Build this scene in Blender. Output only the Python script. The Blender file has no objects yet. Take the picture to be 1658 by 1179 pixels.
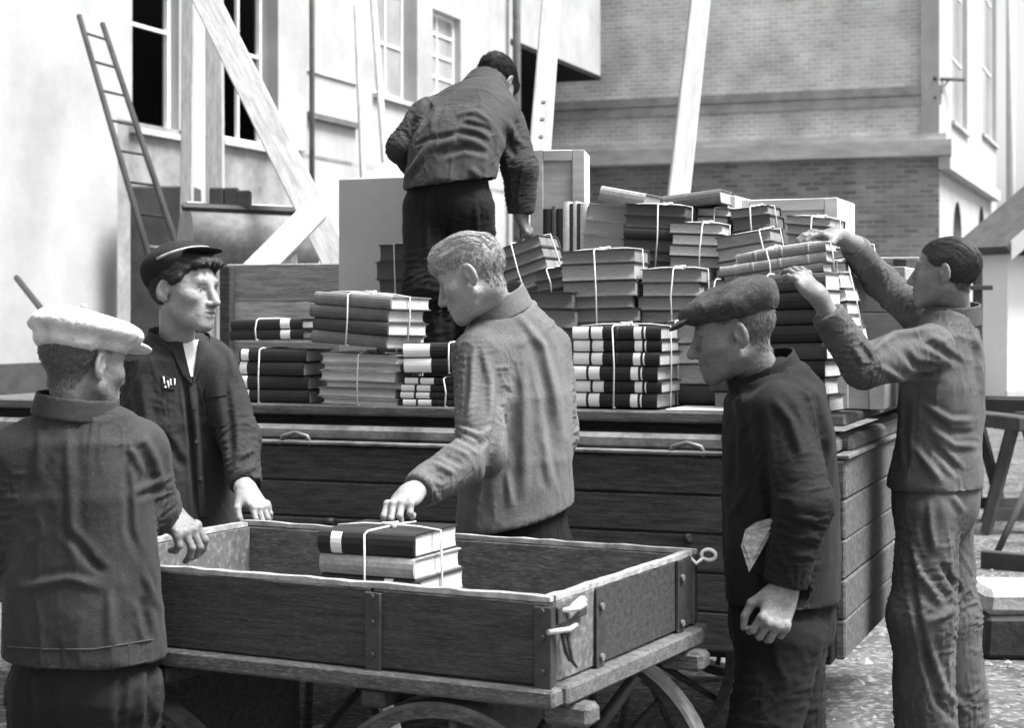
import bpy, math, random
import numpy as np
from mathutils import Vector, Matrix
random.seed(7); np.random.seed(7)
R = math.radians
scene = bpy.context.scene
C = bpy.context.collection

# ------------------------------------------------------------------ camera
F_PX, CX, HY, EYE = 2865.0, 829.0, 510.0, 1.5      # focal length and horizon in photo pixels, eye height in metres
cd = bpy.data.cameras.new('camera'); cam = bpy.data.objects.new('camera', cd); C.objects.link(cam)
cam.location = (0, 0, EYE); cam.rotation_euler = (R(90), 0, 0)
cd.sensor_fit = 'HORIZONTAL'; cd.sensor_width = 36.0; cd.lens = 36.0*F_PX/1658.0
cd.shift_y = (HY-589.5)/1658.0
cd.clip_start = 0.1; cd.clip_end = 900
cd.dof.use_dof = True; cd.dof.focus_distance = 5.2; cd.dof.aperture_fstop = 6.3
scene.camera = cam

# ------------------------------------------------------------------ sky, sun, exposure
SUN_AZ, SUN_EL = R(106), R(62)                        # azimuth from +Y (away) towards +X (right)
w = bpy.data.worlds.new('World'); scene.world = w; w.use_nodes = True
nt = w.node_tree; nt.nodes.clear()
sky = nt.nodes.new('ShaderNodeTexSky'); sky.sky_type = 'NISHITA'; sky.sun_disc = False
sky.sun_elevation = SUN_EL; sky.sun_rotation = SUN_AZ; sky.dust_density = 4.0
bw = nt.nodes.new('ShaderNodeRGBToBW'); bg = nt.nodes.new('ShaderNodeBackground'); wo = nt.nodes.new('ShaderNodeOutputWorld')
bg.inputs['Strength'].default_value = 0.105
nt.links.new(sky.outputs[0], bw.inputs[0]); nt.links.new(bw.outputs[0], bg.inputs[0]); nt.links.new(bg.outputs[0], wo.inputs[0])
sd = bpy.data.lights.new('sun', 'SUN'); sun = bpy.data.objects.new('sun', sd); C.objects.link(sun)
sd.energy = 3.2; sd.angle = R(24); sd.color = (1, 1, 1)
sv = Vector((math.sin(SUN_AZ)*math.cos(SUN_EL), math.cos(SUN_AZ)*math.cos(SUN_EL), math.sin(SUN_EL)))
sun.rotation_euler = sv.to_track_quat('Z', 'Y').to_euler(); sun.location = sv*60
vs = scene.view_settings; vs.view_transform = 'Standard'; vs.look = 'None'; vs.exposure = 1.62; vs.gamma = 1.0; vs.use_curve_mapping = False
scene.render.engine = 'CYCLES'; scene.cycles.max_bounces = 5; scene.cycles.use_denoising = True

# ------------------------------------------------------------------ materials (the photograph is black and white)
MATS = {}
def mat(name, v, rough=0.75, var=0.3, scale=6.0, detail=6.0, bump=0.0, bscale=60.0, stretch=(1, 1, 1), spec=0.3, v2=None, speck=0.0, speck_scale=80.0, metal=0.0, sss=0.0, sheen=0.0, mid=None, attr=None, ridge_light=0.0):
    """grey procedural material: two noise scales of tone variation, optional pale specks, bump"""
    if name in MATS: return MATS[name]
    m = bpy.data.materials.new(name); m.use_nodes = True; MATS[name] = m
    n = m.node_tree.nodes; l = m.node_tree.links; b = n['Principled BSDF']
    tc = n.new('ShaderNodeTexCoord'); mp = n.new('ShaderNodeMapping'); mp.inputs['Scale'].default_value = stretch
    l.new(tc.outputs['Object'], mp.inputs['Vector'])
    n1 = n.new('ShaderNodeTexNoise'); n1.inputs['Scale'].default_value = scale; n1.inputs['Detail'].default_value = detail; n1.inputs['Roughness'].default_value = 0.65
    l.new(mp.outputs[0], n1.inputs['Vector'])
    mr = n.new('ShaderNodeMapRange'); mr.inputs['From Min'].default_value = 0.3; mr.inputs['From Max'].default_value = 0.7
    mr.inputs['To Min'].default_value = v*(1-var) if v2 is None else v; mr.inputs['To Max'].default_value = v*(1+var) if v2 is None else v2
    l.new(n1.outputs['Fac'], mr.inputs['Value'])
    out = mr.outputs[0]
    if speck > 0:
        n2 = n.new('ShaderNodeTexNoise'); n2.inputs['Scale'].default_value = speck_scale; n2.inputs['Detail'].default_value = 2.0
        l.new(mp.outputs[0], n2.inputs['Vector'])
        m2 = n.new('ShaderNodeMapRange'); m2.inputs['From Min'].default_value = 0.5; m2.inputs['From Max'].default_value = 0.75
        m2.inputs['To Max'].default_value = speck; l.new(n2.outputs['Fac'], m2.inputs['Value'])
        ad = n.new('ShaderNodeMath'); ad.operation = 'ADD'; l.new(out, ad.inputs[0]); l.new(m2.outputs[0], ad.inputs[1]); out = ad.outputs[0]
    if ridge_light:                                           # fold ridges lightened in the colour, as painted highlights
        ge = n.new('ShaderNodeNewGeometry'); mw = n.new('ShaderNodeMapRange'); mw.inputs['From Min'].default_value = .515; mw.inputs['From Max'].default_value = .60; mw.inputs['To Min'].default_value = 1.0; mw.inputs['To Max'].default_value = 1.0+ridge_light
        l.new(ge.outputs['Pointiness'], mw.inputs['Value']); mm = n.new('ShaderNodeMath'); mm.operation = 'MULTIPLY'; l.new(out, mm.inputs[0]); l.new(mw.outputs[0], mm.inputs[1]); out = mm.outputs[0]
    if attr:
        at = n.new('ShaderNodeAttribute'); at.attribute_name = attr
        mu = n.new('ShaderNodeMath'); mu.operation = 'MULTIPLY'; l.new(out, mu.inputs[0]); l.new(at.outputs['Fac'], mu.inputs[1]); out = mu.outputs[0]
    cc = n.new('ShaderNodeCombineColor'); 
    for i in range(3): l.new(out, cc.inputs[i])
    l.new(cc.outputs[0], b.inputs['Base Color'])
    b.inputs['Roughness'].default_value = rough; b.inputs['Specular IOR Level'].default_value = spec; b.inputs['Metallic'].default_value = metal
    if sss: b.inputs['Subsurface Weight'].default_value = sss; b.inputs['Subsurface Scale'].default_value = 0.008; b.inputs['Subsurface Radius'].default_value = (1, 1, 1)
    if sheen: b.inputs['Sheen Weight'].default_value = sheen; b.inputs['Sheen Roughness'].default_value = 0.5
    nrm = None
    if mid:                                            # mid-scale relief (creases in cloth): (scale, distance)
        n4 = n.new('ShaderNodeTexNoise'); n4.inputs['Scale'].default_value = mid[0]; n4.inputs['Detail'].default_value = 3.0; n4.inputs['Distortion'].default_value = 0.8
        l.new(tc.outputs['Object'], n4.inputs['Vector'])
        b4 = n.new('ShaderNodeBump'); b4.inputs['Strength'].default_value = 0.8; b4.inputs['Distance'].default_value = mid[1]
        l.new(n4.outputs['Fac'], b4.inputs['Height']); nrm = b4.outputs[0]
    if bump > 0:
        n3 = n.new('ShaderNodeTexNoise'); n3.inputs['Scale'].default_value = bscale; n3.inputs['Detail'].default_value = 5.0
        l.new(mp.outputs[0], n3.inputs['Vector'])
        bp = n.new('ShaderNodeBump'); bp.inputs['Strength'].default_value = 0.9; bp.inputs['Distance'].default_value = bump
        l.new(n3.outputs['Fac'], bp.inputs['Height'])
        if nrm: l.new(nrm, bp.inputs['Normal'])
        nrm = bp.outputs[0]
    if nrm: l.new(nrm, b.inputs['Normal'])
    return m
def brick_mat(name, v, mortar, bwid, row, scale=1.0, var=0.25):
    if name in MATS: return MATS[name]
    m = bpy.data.materials.new(name); m.use_nodes = True; MATS[name] = m
    n = m.node_tree.nodes; l = m.node_tree.links; b = n['Principled BSDF']
    tc = n.new('ShaderNodeTexCoord'); sp = n.new('ShaderNodeSeparateXYZ'); cb = n.new('ShaderNodeCombineXYZ')
    l.new(tc.outputs['Object'], sp.inputs[0]); l.new(sp.outputs[0], cb.inputs[0]); l.new(sp.outputs[2], cb.inputs[1])
    br = n.new('ShaderNodeTexBrick'); br.inputs['Scale'].default_value = scale; br.inputs['Brick Width'].default_value = bwid; br.inputs['Row Height'].default_value = row
    br.inputs['Mortar Size'].default_value = row*0.2; br.inputs['Mortar Smooth'].default_value = 0.3
    for k, x in (('Color1', v*(1-var)), ('Color2', v*(1+var)), ('Mortar', mortar)): br.inputs[k].default_value = (x, x, x, 1)
    l.new(cb.outputs[0], br.inputs['Vector'])
    ns = n.new('ShaderNodeTexNoise'); ns.inputs['Scale'].default_value = 0.9; ns.inputs['Detail'].default_value = 8.0
    l.new(tc.outputs['Object'], ns.inputs['Vector'])
    mr = n.new('ShaderNodeMapRange'); mr.inputs['From Min'].default_value = 0.3; mr.inputs['From Max'].default_value = 0.7; mr.inputs['To Min'].default_value = 0.7; mr.inputs['To Max'].default_value = 1.25
    l.new(ns.outputs['Fac'], mr.inputs['Value'])
    mx = n.new('ShaderNodeVectorMath'); mx.operation = 'SCALE'; l.new(br.outputs['Color'], mx.inputs[0]); l.new(mr.outputs[0], mx.inputs['Scale'])
    l.new(mx.outputs[0], b.inputs['Base Color']); b.inputs['Roughness'].default_value = 0.9
    bp = n.new('ShaderNodeBump'); bp.inputs['Distance'].default_value = 0.02; bp.invert = True; l.new(br.outputs['Fac'], bp.inputs['Height']); l.new(bp.outputs[0], b.inputs['Normal'])
    return m

# ------------------------------------------------------------------ helpers
def put(o, parent=None, label=None, cat=None, group=None, kind=None):
    if parent is not None: o.parent = parent
    if label: o['label'] = label
    if cat: o['category'] = cat
    if group: o['group'] = group
    if kind: o['kind'] = kind
    return o
def thing(name, label, cat, loc=(0, 0, 0), rz=0.0, group=None):
    o = bpy.data.objects.new(name, None); C.objects.link(o); o.empty_display_size = 0.1
    o.location = loc; o.rotation_euler = (0, 0, rz)
    return put(o, None, label, cat, group)
def link(name, me, parent=None, loc=None, rot=None, **kw):
    o = bpy.data.objects.new(name, me); C.objects.link(o)
    if loc is not None: o.location = loc
    if rot is not None: o.rotation_euler = rot
    return put(o, parent, **kw)
class MB:
    """collects shapes; mesh(material) turns them into one mesh"""
    def __init__(s): s.v = []; s.f = []; s.sm = []
    def add(s, vs, fs, smooth=False):
        o = len(s.v); s.v += [tuple(p) for p in vs]; s.f += [tuple(i+o for i in q) for q in fs]; s.sm += [smooth]*len(fs); return s
    def box(s, lo, hi, M=None, jit=0.0):
        c = [(x, y, z) for x in (lo[0], hi[0]) for y in (lo[1], hi[1]) for z in (lo[2], hi[2])]
        if jit: c = [tuple(a+random.uniform(-jit, jit) for a in p) for p in c]
        if M is not None: c = [M @ Vector(p) for p in c]
        return s.add(c, [(0, 1, 3, 2), (4, 6, 7, 5), (0, 4, 5, 1), (2, 3, 7, 6), (0, 2, 6, 4), (1, 5, 7, 3)])
    def bbox(s, lo, hi, b=0.004, M=None, jit=0.0):
        """box with chamfered vertical/horizontal edges (three crossed slabs hull)"""
        lo = list(lo); hi = list(hi); b = min(b, *[(hi[i]-lo[i])*0.45 for i in range(3)])
        pts = []; idx = {}
        for ix in (0, 1):
            for iy in (0, 1):
                for iz in (0, 1):
                    base = [(lo, hi)[ix][0], (lo, hi)[iy][1], (lo, hi)[iz][2]]
                    sg = [1-2*ix, 1-2*iy, 1-2*iz]; j = [random.uniform(-jit, jit) for _ in range(3)]
                    for ax in range(3):
                        p = [base[k]+j[k]+(0 if k == ax else sg[k]*b) for k in range(3)]
                        idx[(ix, iy, iz, ax)] = len(pts); pts.append(p)
        if M is not None: pts = [tuple(M @ Vector(p)) for p in pts]
        fs = []
        for s0 in (0, 1):
            def q(a): return a if s0 else a[::-1]
            fs.append(q([idx[(s0, 0, 0, 0)], idx[(s0, 1, 0, 0)], idx[(s0, 1, 1, 0)], idx[(s0, 0, 1, 0)]]))
            fs.append(q([idx[(0, s0, 0, 1)], idx[(0, s0, 1, 1)], idx[(1, s0, 1, 1)], idx[(1, s0, 0, 1)]]))
            fs.append(q([idx[(0, 0, s0, 2)], idx[(1, 0, s0, 2)], idx[(1, 1, s0, 2)], idx[(0, 1, s0, 2)]]))
        for a in (0, 1):
            for c in (0, 1):
                fs.append([idx[(a, c, 0, 0)], idx[(a, c, 1, 0)], idx[(a, c, 1, 1)], idx[(a, c, 0, 1)]])
                fs.append([idx[(a, 0, c, 0)], idx[(a, 1, c, 0)], idx[(a, 1, c, 2)], idx[(a, 0, c, 2)]])
                fs.append([idx[(0, a, c, 1)], idx[(1, a, c, 1)], idx[(1, a, c, 2)], idx[(0, a, c, 2)]])
        for a in (0, 1):
            for c in (0, 1):
                for d in (0, 1): fs.append([idx[(a, c, d, k)] for k in range(3)])
        return s.add(pts, fs)
    def tube(s, pts, rad, n=8, cap=True, smooth=True):
        pts = [Vector(p) for p in pts]; rad = rad if isinstance(rad, (list, tuple)) else [rad]*len(pts)
        vs = []; up = None
        for i, p in enumerate(pts):
            t = (pts[min(i+1, len(pts)-1)]-pts[max(i-1, 0)]).normalized()
            if up is None: up = Vector((0, 0, 1)) if abs(t.z) < 0.9 else Vector((1, 0, 0))
            x = t.cross(up).normalized(); y = x.cross(t).normalized(); up = y
            for k in range(n):
                a = 2*math.pi*k/n; vs.append(p+(x*math.cos(a)+y*math.sin(a))*rad[i])
        fs = []
        for i in range(len(pts)-1):
            for k in range(n): fs.append((i*n+k, i*n+(k+1) % n, (i+1)*n+(k+1) % n, (i+1)*n+k))
        s.add(vs, fs, smooth)
        if cap: 
            o = len(s.v)-len(vs); s.f += [tuple(o+k for k in range(n)), tuple(o+(len(pts)-1)*n+k for k in reversed(range(n)))]; s.sm += [False, False]
        return s
    def ring(s, r0, r1, y0, y1, n=40, M=None):
        """annulus about local Y between radii r0<r1 and y0<y1"""
        vs = []; fs = []
        for k in range(n):
            a = 2*math.pi*k/n; c, q = math.cos(a), math.sin(a)
            vs += [(r0*c, y0, r0*q), (r1*c, y0, r1*q), (r1*c, y1, r1*q), (r0*c, y1, r0*q)]
        for k in range(n):
            a = 4*k; b = 4*((k+1) % n)
            for j in range(4): fs.append((a+j, b+j, b+(j+1) % 4, a+(j+1) % 4))
        if M is not None: vs = [M @ Vector(p) for p in vs]
        return s.add(vs, fs)
    def disc(s, r, y0, y1, n=24, M=None):
        vs = []
        for y in (y0, y1):
            for k in range(n): a = 2*math.pi*k/n; vs.append((r*math.cos(a), y, r*math.sin(a)))
        fs = [tuple(range(n)), tuple(range(2*n-1, n-1, -1))]+[(k, n+k, n+(k+1) % n, (k+1) % n) for k in range(n)]
        if M is not None: vs = [M @ Vector(p) for p in vs]
        return s.add(vs, fs)
    def mesh(s, m, name='shape'):
        me = bpy.data.meshes.new(name); me.from_pydata([tuple(p) for p in s.v], [], s.f)
        me.polygons.foreach_set('use_smooth', s.sm); me.update()
        import bmesh
        bm = bmesh.new(); bm.from_mesh(me); bmesh.ops.recalc_face_normals(bm, faces=bm.faces); bm.to_mesh(me); bm.free()
        if m is not None: me.materials.append(m)
        return me
    def obj(s, name, m, parent=None, **kw): return link(name, s.mesh(m, name), parent, **kw)
def P(px, py, Y): return Vector(((px-CX)*Y/F_PX, Y, EYE-(py-HY)*Y/F_PX))
NROT = np.array(Matrix.Rotation(.7, 3, (1, .6, .3)) @ Matrix.Rotation(.5, 3, 'Z'))
def noise_np(p, seed=0):
    """value noise, p (N,3) -> (N,) in -1..1"""
    p = p@NROT; i = np.floor(p).astype(np.int64); f = p-i; u = f*f*(3-2*f)
    def h(a): 
        n = (a[:, 0]*73856093) ^ (a[:, 1]*19349663) ^ (a[:, 2]*83492791) ^ (seed*2654435761)
        n = (n ^ (n >> 13))*1274126177 & 0x7fffffff; n = (n ^ (n >> 16)) & 0xffff
        return n/32767.5-1
    r = 0
    for dx in (0, 1):
        for dy in (0, 1):
            for dz in (0, 1):
                wt = (u[:, 0] if dx else 1-u[:, 0])*(u[:, 1] if dy else 1-u[:, 1])*(u[:, 2] if dz else 1-u[:, 2])
                r = r+wt*h(i+np.array([dx, dy, dz]))
    return r
# ------------------------------------------------------------------ the street grid: everything built stands square to one pair of directions
TH = R(20.5)
A_DIR = Vector((math.cos(TH), -math.sin(TH), 0)); B_DIR = Vector((math.sin(TH), math.cos(TH), 0))
plaster = mat('white_plaster', 0.36, 0.9, 0.20, 0.7, bump=0.004, bscale=12)
plaster_b = mat('pale_plaster', 0.38, 0.9, 0.12, 0.7, bump=0.004, bscale=12)
plinth_m = mat('dark_plinth', 0.05, 0.9, 0.4, 3)
brick_m = brick_mat('brick_courses', 0.50, 0.64, 0.30, 0.115, var=.15)
rubble_m = brick_mat('dark_rubble', 0.25, 0.33, 0.40, 0.13, var=0.35)
dullbrick_m = mat('stained_plaster', 0.22, .9, .5, 1.6, detail=10, bump=.01, bscale=8)
stone_m = mat('pale_stone', 0.42, 0.85, 0.25, 1.5, stretch=(1, 1, 3))
frame_m = mat('white_window_paint', 0.75, 0.6, 0.08, 3)
dark_m = mat('unlit_black', 0.006, 0.9, 0.3, 2)  # near-black for unlit rooms; also paints the shade under the overhang
glass_m = mat('grey_glass', 0.30, 0.12, 0.25, 1.2, spec=0.6)
iron_m = mat('dark_iron', 0.03, 0.55, 0.4, 30, bump=0.001, bscale=120, spec=0.5)
zinc_m = mat('grey_pipe', 0.12, 0.6, 0.3, 5)
roof_m = mat('slate_roof', 0.07, 0.8, 0.3, 4, stretch=(1, 1, 1), bump=0.01, bscale=20)
timber_pale = mat('pale_timber', 0.36, 0.8, 0.3, 5, stretch=(8, 8, 1), bump=0.001, bscale=40)
timber_grey = mat('grey_timber', 0.30, 0.85, 0.3, 6, stretch=(6, 6, 1), bump=0.001, bscale=40)

# ground: one sheet out to the horizon, trodden grit near the camera
g = MB(); N = 60
xs = [-400, -150, -60, -25]+[-12+24*i/N for i in range(N+1)]+[25, 60, 150, 400]
ys = [-60, -20, -4]+[-1+26*i/N for i in range(N+1)]+[35, 60, 120, 300, 700]
gv = []; 
for y in ys:
    for x in xs: gv.append((x, y, 0))
gp = np.array(gv); dz = noise_np(gp*np.array([1.3, 1.3, 1]), 3)*0.012+noise_np(gp*np.array([4.1, 4.1, 1]), 4)*0.006
near = (np.abs(gp[:, 0]) < 13) & (gp[:, 1] < 26)
gp[:, 2] = np.where(near, dz-0.015, -0.015)
nx = len(xs)
g.add(gp.tolist(), [(j*nx+i, j*nx+i+1, (j+1)*nx+i+1, (j+1)*nx+i) for j in range(len(ys)-1) for i in range(nx-1)], True)
g.obj('ground', mat('trodden_grit', 0.07, 0.95, 0.7, 2.2, detail=10, bump=0.02, bscale=22, speck=0.16, speck_scale=30), kind='structure')
# loose stones on the ground at the right
peb = MB()
for k in range(1500):
    x = random.uniform(1.0, 3.2); y = random.uniform(5.0, 13.0)
    r = random.uniform(0.006, 0.024)*(2.2 if random.random() < .06 else 1); a = random.uniform(0, 6)
    vs = []
    for (dx, dy, dz_) in ((1, 0, 0), (0, 1, 0), (-1, 0, 0), (0, -1, 0), (0, 0, .8), (0, 0, -.6)):
        c, s_ = math.cos(a), math.sin(a); q = random.uniform(.7, 1.2)
        vs.append((x+(dx*c-dy*s_)*r*q, y+(dx*s_+dy*c)*r*q*.8, -0.012+dz_*r*.7))
    peb.add(vs, [(0, 1, 4), (1, 2, 4), (2, 3, 4), (3, 0, 4), (1, 0, 5), (2, 1, 5), (3, 2, 5), (0, 3, 5)])
peb.obj('gravel', mat('gravel_stone', 0.2, 0.9, 0.6, 7), label='loose pale stones scattered over the yard ground', cat='gravel', kind='stuff')

# ------------------------------------------------------------------ facades
class Facade:
    """vertical plane through origin O along unit direction D; s = metres along D, normal side given by N"""
    def __init__(s, O, D, N): s.O = Vector((O[0], O[1], 0)); s.D = D; s.N = N
    def s_at(s, px):
        k = (px-CX)/F_PX; return (k*s.O.y-s.O.x)/(s.D.x-k*s.D.y)
    def sz(s, px, py):
        t = s.s_at(px); Y = (s.O+s.D*t).y; return t, EYE-(py-HY)*Y/F_PX
    def W(s, t, z, n=0.0): return s.O+s.D*t+s.N*n+Vector((0, 0, z))
def facade_box(mb, fc, s0, s1, z0, z1, n0, n1):
    c = [fc.W(a, z, n) for a in (s0, s1) for n in (n0, n1) for z in (z0, z1)]
    mb.add(c, [(0, 1, 3, 2), (4, 6, 7, 5), (0, 4, 5, 1), (2, 3, 7, 6), (0, 2, 6, 4), (1, 5, 7, 3)])
def local_obj(mb, name, m, fc, parent=None, **kw):
    """object whose local X runs along the facade (so wall textures follow it)"""
    M = Matrix(((fc.D.x, fc.N.x, 0, fc.O.x), (fc.D.y, fc.N.y, 0, fc.O.y), (0, 0, 1, 0), (0, 0, 0, 1)))
    Mi = M.inverted(); mb.v = [tuple(Mi @ Vector(p)) for p in mb.v]
    o = mb.obj(name, m, None, **kw)
    if parent is not None: o.parent = parent
    o.matrix_basis = M
    return o
def wall(fc, s0, s1, z0, z1, holes, depth=0.3):
    """sheet with rectangular openings, reveals `depth` deep (towards -N)"""
    mb = MB(); ss = sorted({s0, s1, *[h[0] for h in holes], *[h[1] for h in holes]}); zz = sorted({z0, z1, *[h[2] for h in holes], *[h[3] for h in holes]})
    for a, b in zip(ss, ss[1:]):
        for c, d in zip(zz, zz[1:]):
            m_, n_ = (a+b)/2, (c+d)/2
            if any(h[0] < m_ < h[1] and h[2] < n_ < h[3] for h in holes): continue
            mb.add([fc.W(a, c), fc.W(b, c), fc.W(b, d), fc.W(a, d)], [(0, 1, 2, 3)])
    for h in holes:
        a, b, c, d = h
        for p, q in (((a, c), (b, c)), ((b, c), (b, d)), ((b, d), (a, d)), ((a, d), (a, c))):
            mb.add([fc.W(*p), fc.W(*q), fc.W(*q, -depth), fc.W(*p, -depth)], [(0, 1, 2, 3)])
    return mb
def window(fc, parent, h, cols, rows, pane_m, depth=0.22, fw=0.09, bar=0.05, sill=True, open_cols=(), rowz=None):
    a, b, c, d = h; f = MB()
    facade_box(f, fc, a+.002, a+fw, c+.002, d-.002, -depth, -depth+.07); facade_box(f, fc, b-fw, b-.002, c+.002, d-.002, -depth, -depth+.07)
    facade_box(f, fc, a+fw, b-fw, d-fw, d-.002, -depth+.002, -depth+.068); facade_box(f, fc, a+fw, b-fw, c+.002, c+fw, -depth+.002, -depth+.068)
    for i in range(1, cols): x = a+(b-a)*i/cols; facade_box(f, fc, x-bar/2, x+bar/2, c+fw, d-fw, -depth+.004, -depth+.064)
    zs = rowz if rowz else [c+(d-c)*j/rows for j in range(1, rows)]
    for z in zs: facade_box(f, fc, a+fw, b-fw, z-bar/2, z+bar/2, -depth+.007, -depth+.061)
    w_ = local_obj(f, 'window', frame_m, fc, parent)
    xs_ = [a+(b-a)*i/cols for i in range(cols+1)]; zs_ = [c]+list(zs)+[d]
    for i in range(cols):
        for j in range(len(zs_)-1):
            if (i, j) in open_cols: continue
            p = MB(); facade_box(p, fc, xs_[i]+.03, xs_[i+1]-.03, zs_[j]+.03, zs_[j+1]-.03, -depth+.02, -depth+.03)
            o = local_obj(p, 'pane', pane_m, fc); o.parent = w_; o.matrix_basis = Matrix()
    if sill:
        p = MB(); facade_box(p, fc, a-.08, b+.08, c-.09, c-.004, -.02, .1); o = local_obj(p, 'sill', stone_m, fc); o.parent = w_; o.matrix_basis = Matrix()
    return w_
def rect(fc, x0, x1, y0, y1):
    """opening from photo columns x0..x1 and rows y0 (top) .. y1 (bottom) read at its left side"""
    s0, zt = fc.sz(x0, y0); _, zb = fc.sz(x0, y1); return (s0, fc.s_at(x1), zb, zt)

# near plaster wall at the left
fa = Facade(P(190, 0, 20.0), B_DIR, A_DIR)
b1 = thing('plaster_building', 'bright white plastered house wall at the far left behind the ladder', 'building', (fa.O.x, fa.O.y, 0))
def child(o, par):
    """parent keeping the world place"""
    o.parent = par; o.matrix_parent_inverse = Matrix.Translation(-par.location)
    return o
mb = wall(fa, -14, 0, 1.0, 13, []); facade_box(mb, fa, -13.9, -0.003, 1.0, 12.9, -5, -.01)
child(local_obj(mb, 'wall', plaster, fa), b1)
mb = MB(); facade_box(mb, fa, -14, .02, -.05, 1.0, -.3, .06); child(local_obj(mb, 'plinth', plinth_m, fa), b1)
# house with the tall dark windows, running back along the yard
fb = Facade(P(200, 0, 26.0), B_DIR, A_DIR)
b2 = thing('window_building', 'white house with tall dark open windows and an overhanging end', 'building', (fb.O.x, fb.O.y, 0))
s_pass, z_pass = fb.sz(836, 66); s_end = fb.s_at(972)
hA = rect(fb, 214, 290, -60, 205); hB = rect(fb, 360, 437, -70, 225); hC = rect(fb, 606, 664, -120, 150); hD = rect(fb, 690, 746, 8, 150)
z_low = fb.sz(300, 212)[1]
mb = wall(fb, -5, s_pass, z_low, 16, [hA, hB, hC, hD]); child(local_obj(mb, 'wall', plaster, fb), b2)
mb = wall(fb, s_pass, s_end, z_pass, 16, []); facade_box(mb, fb, s_pass+.01, s_end, z_pass, 15.9, -6, -.01); child(local_obj(mb, 'overhang', plaster, fb), b2)
mb = MB(); facade_box(mb, fb, s_pass-.4, s_end-.02, z_pass-.12, z_pass-.004, -6, .02); child(local_obj(mb, 'soffit', dark_m, fb), b2)  # underside coloured near-black to stand for the shade below the overhang
mb = wall(fb, -5, fb.s_at(486), -.05, z_low-.002, []); child(local_obj(mb, 'lower_wall', dullbrick_m, fb), b2)
mb = wall(fb, fb.s_at(486)+.002, s_pass, -.05, z_low-.002, []); child(local_obj(mb, 'lower_wall', plaster, fb), b2)
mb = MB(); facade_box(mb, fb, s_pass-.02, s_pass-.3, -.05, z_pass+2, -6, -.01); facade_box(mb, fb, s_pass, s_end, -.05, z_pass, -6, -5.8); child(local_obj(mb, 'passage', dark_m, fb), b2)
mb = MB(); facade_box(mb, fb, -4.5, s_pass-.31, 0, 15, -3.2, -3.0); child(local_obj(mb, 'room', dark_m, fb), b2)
for h, c_, r_, pm, oc, rz in ((hA, 1, 2, glass_m, {(0, 0), (0, 1)}, [fb.sz(214, 32)[1]]), (hB, 2, 2, glass_m, {(0, 0), (0, 1), (1, 1), (1, 0)}, [fb.sz(362, 72)[1]]),
                              (hC, 2, 3, glass_m, (), None), (hD, 2, 4, glass_m, (), None)):
    wd = window(fb, None, h, c_, r_, pm, open_cols=oc, rowz=rz); child(wd, b2)
for x0, x1 in ((437, 484), (296, 318), (664, 689)):
    mb = MB(); facade_box(mb, fb, fb.s_at(x0), fb.s_at(x1), z_low+.003 if x0 > 400 else 2.6, 15.8, .003, .16); child(local_obj(mb, 'pilaster', plaster, fb), b2)
for x0, r_ in ((487, .05), (822, .1)):
    s0 = fb.s_at(x0); mb = MB(); mb.tube([fb.W(s0, -.02, .22), fb.W(s0, 15, .22)], r_, 10); child(mb.obj('downpipe', zinc_m), b2)
s0, z0 = fb.sz(490, 182); s1 = fb.s_at(576)
mb = MB(); facade_box(mb, fb, s0, s1, z0-.08, z0+.02, .003, .12); child(local_obj(mb, 'ledge', zinc_m, fb), b2)
s0, z0 = fb.sz(490, 110); mb = MB(); facade_box(mb, fb, s0, s1, z0-.03, z0+.02, .003, .04); child(local_obj(mb, 'ledge', stone_m, fb), b2)

# brick building closing the yard
fcx = Facade(P(870, 0, 50.0), A_DIR, -B_DIR)
b3 = thing('brick_building', 'large brick building with a stone ledge and white corner strip closing the yard', 'building', (fcx.O.x, fcx.O.y, 0))
sC = fcx.s_at(1521); zl = fcx.sz(1200, 262)[1]
mb = wall(fcx, -8, sC, zl, 20, []); child(local_obj(mb, 'wall', brick_m, fcx), b3)
mb = wall(fcx, -8, sC, -.05, zl-.003, []); child(local_obj(mb, 'lower_wall', rubble_m, fcx), b3)
def belt(y0, y1, out, m, name='ledge', sx=None):
    z1 = fcx.sz(1200, y0)[1]; z0 = fcx.sz(1200, y1)[1]; mb = MB(); facade_box(mb, fcx, -8, sC+out if sx is None else sx, z0, z1, .003, out); child(local_obj(mb, name, m, fcx), b3)
belt(238, 262, .35, stone_m); belt(152, 166, .10, mat('dark_band', 0.26, 0.9, 0.3, 2)); belt(167, 182, .06, mat('dull_band', 0.34, 0.9, 0.3, 2)); belt(228, 237.5, .2, stone_m)
mb = MB(); facade_box(mb, fcx, sC-.45, sC+.01, zl+.4, 19.9, .004, .12); child(local_obj(mb, 'corner_strip', plaster, fcx), b3)
s0_, z0_ = fcx.sz(898, 196); mb = MB(); facade_box(mb, fcx, -8, s0_, -.05, 9, .36, .42); child(local_obj(mb, 'shade_panel', dark_m, fcx), b3)  # near-black panel added as painted shade behind the overhang
fd = Facade(fcx.W(sC, 0), B_DIR, A_DIR)
def rd(x0, x1, y0, y1): return rect(fd, x0, x1, y0, y1)
h1 = rd(1541, 1566, -150, 195); h2 = rd(1590, 1613, -150, 215); h3 = rd(1543, 1557, 322, 392); h4 = rd(1584, 1594, 330, 380)
mb = wall(fd, 0.002, 14, -.05, 20, [h1, h2, h3, h4]); facade_box(mb, fd, 0.01, 13.9, 0, 19.9, -4, -3.9); child(local_obj(mb, 'side_wall', plaster_b, fd), b3)
for h, dk in ((h1, glass_m), (h2, glass_m)): child(window(fd, None, h, 1, 3, dk), b3)
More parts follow.
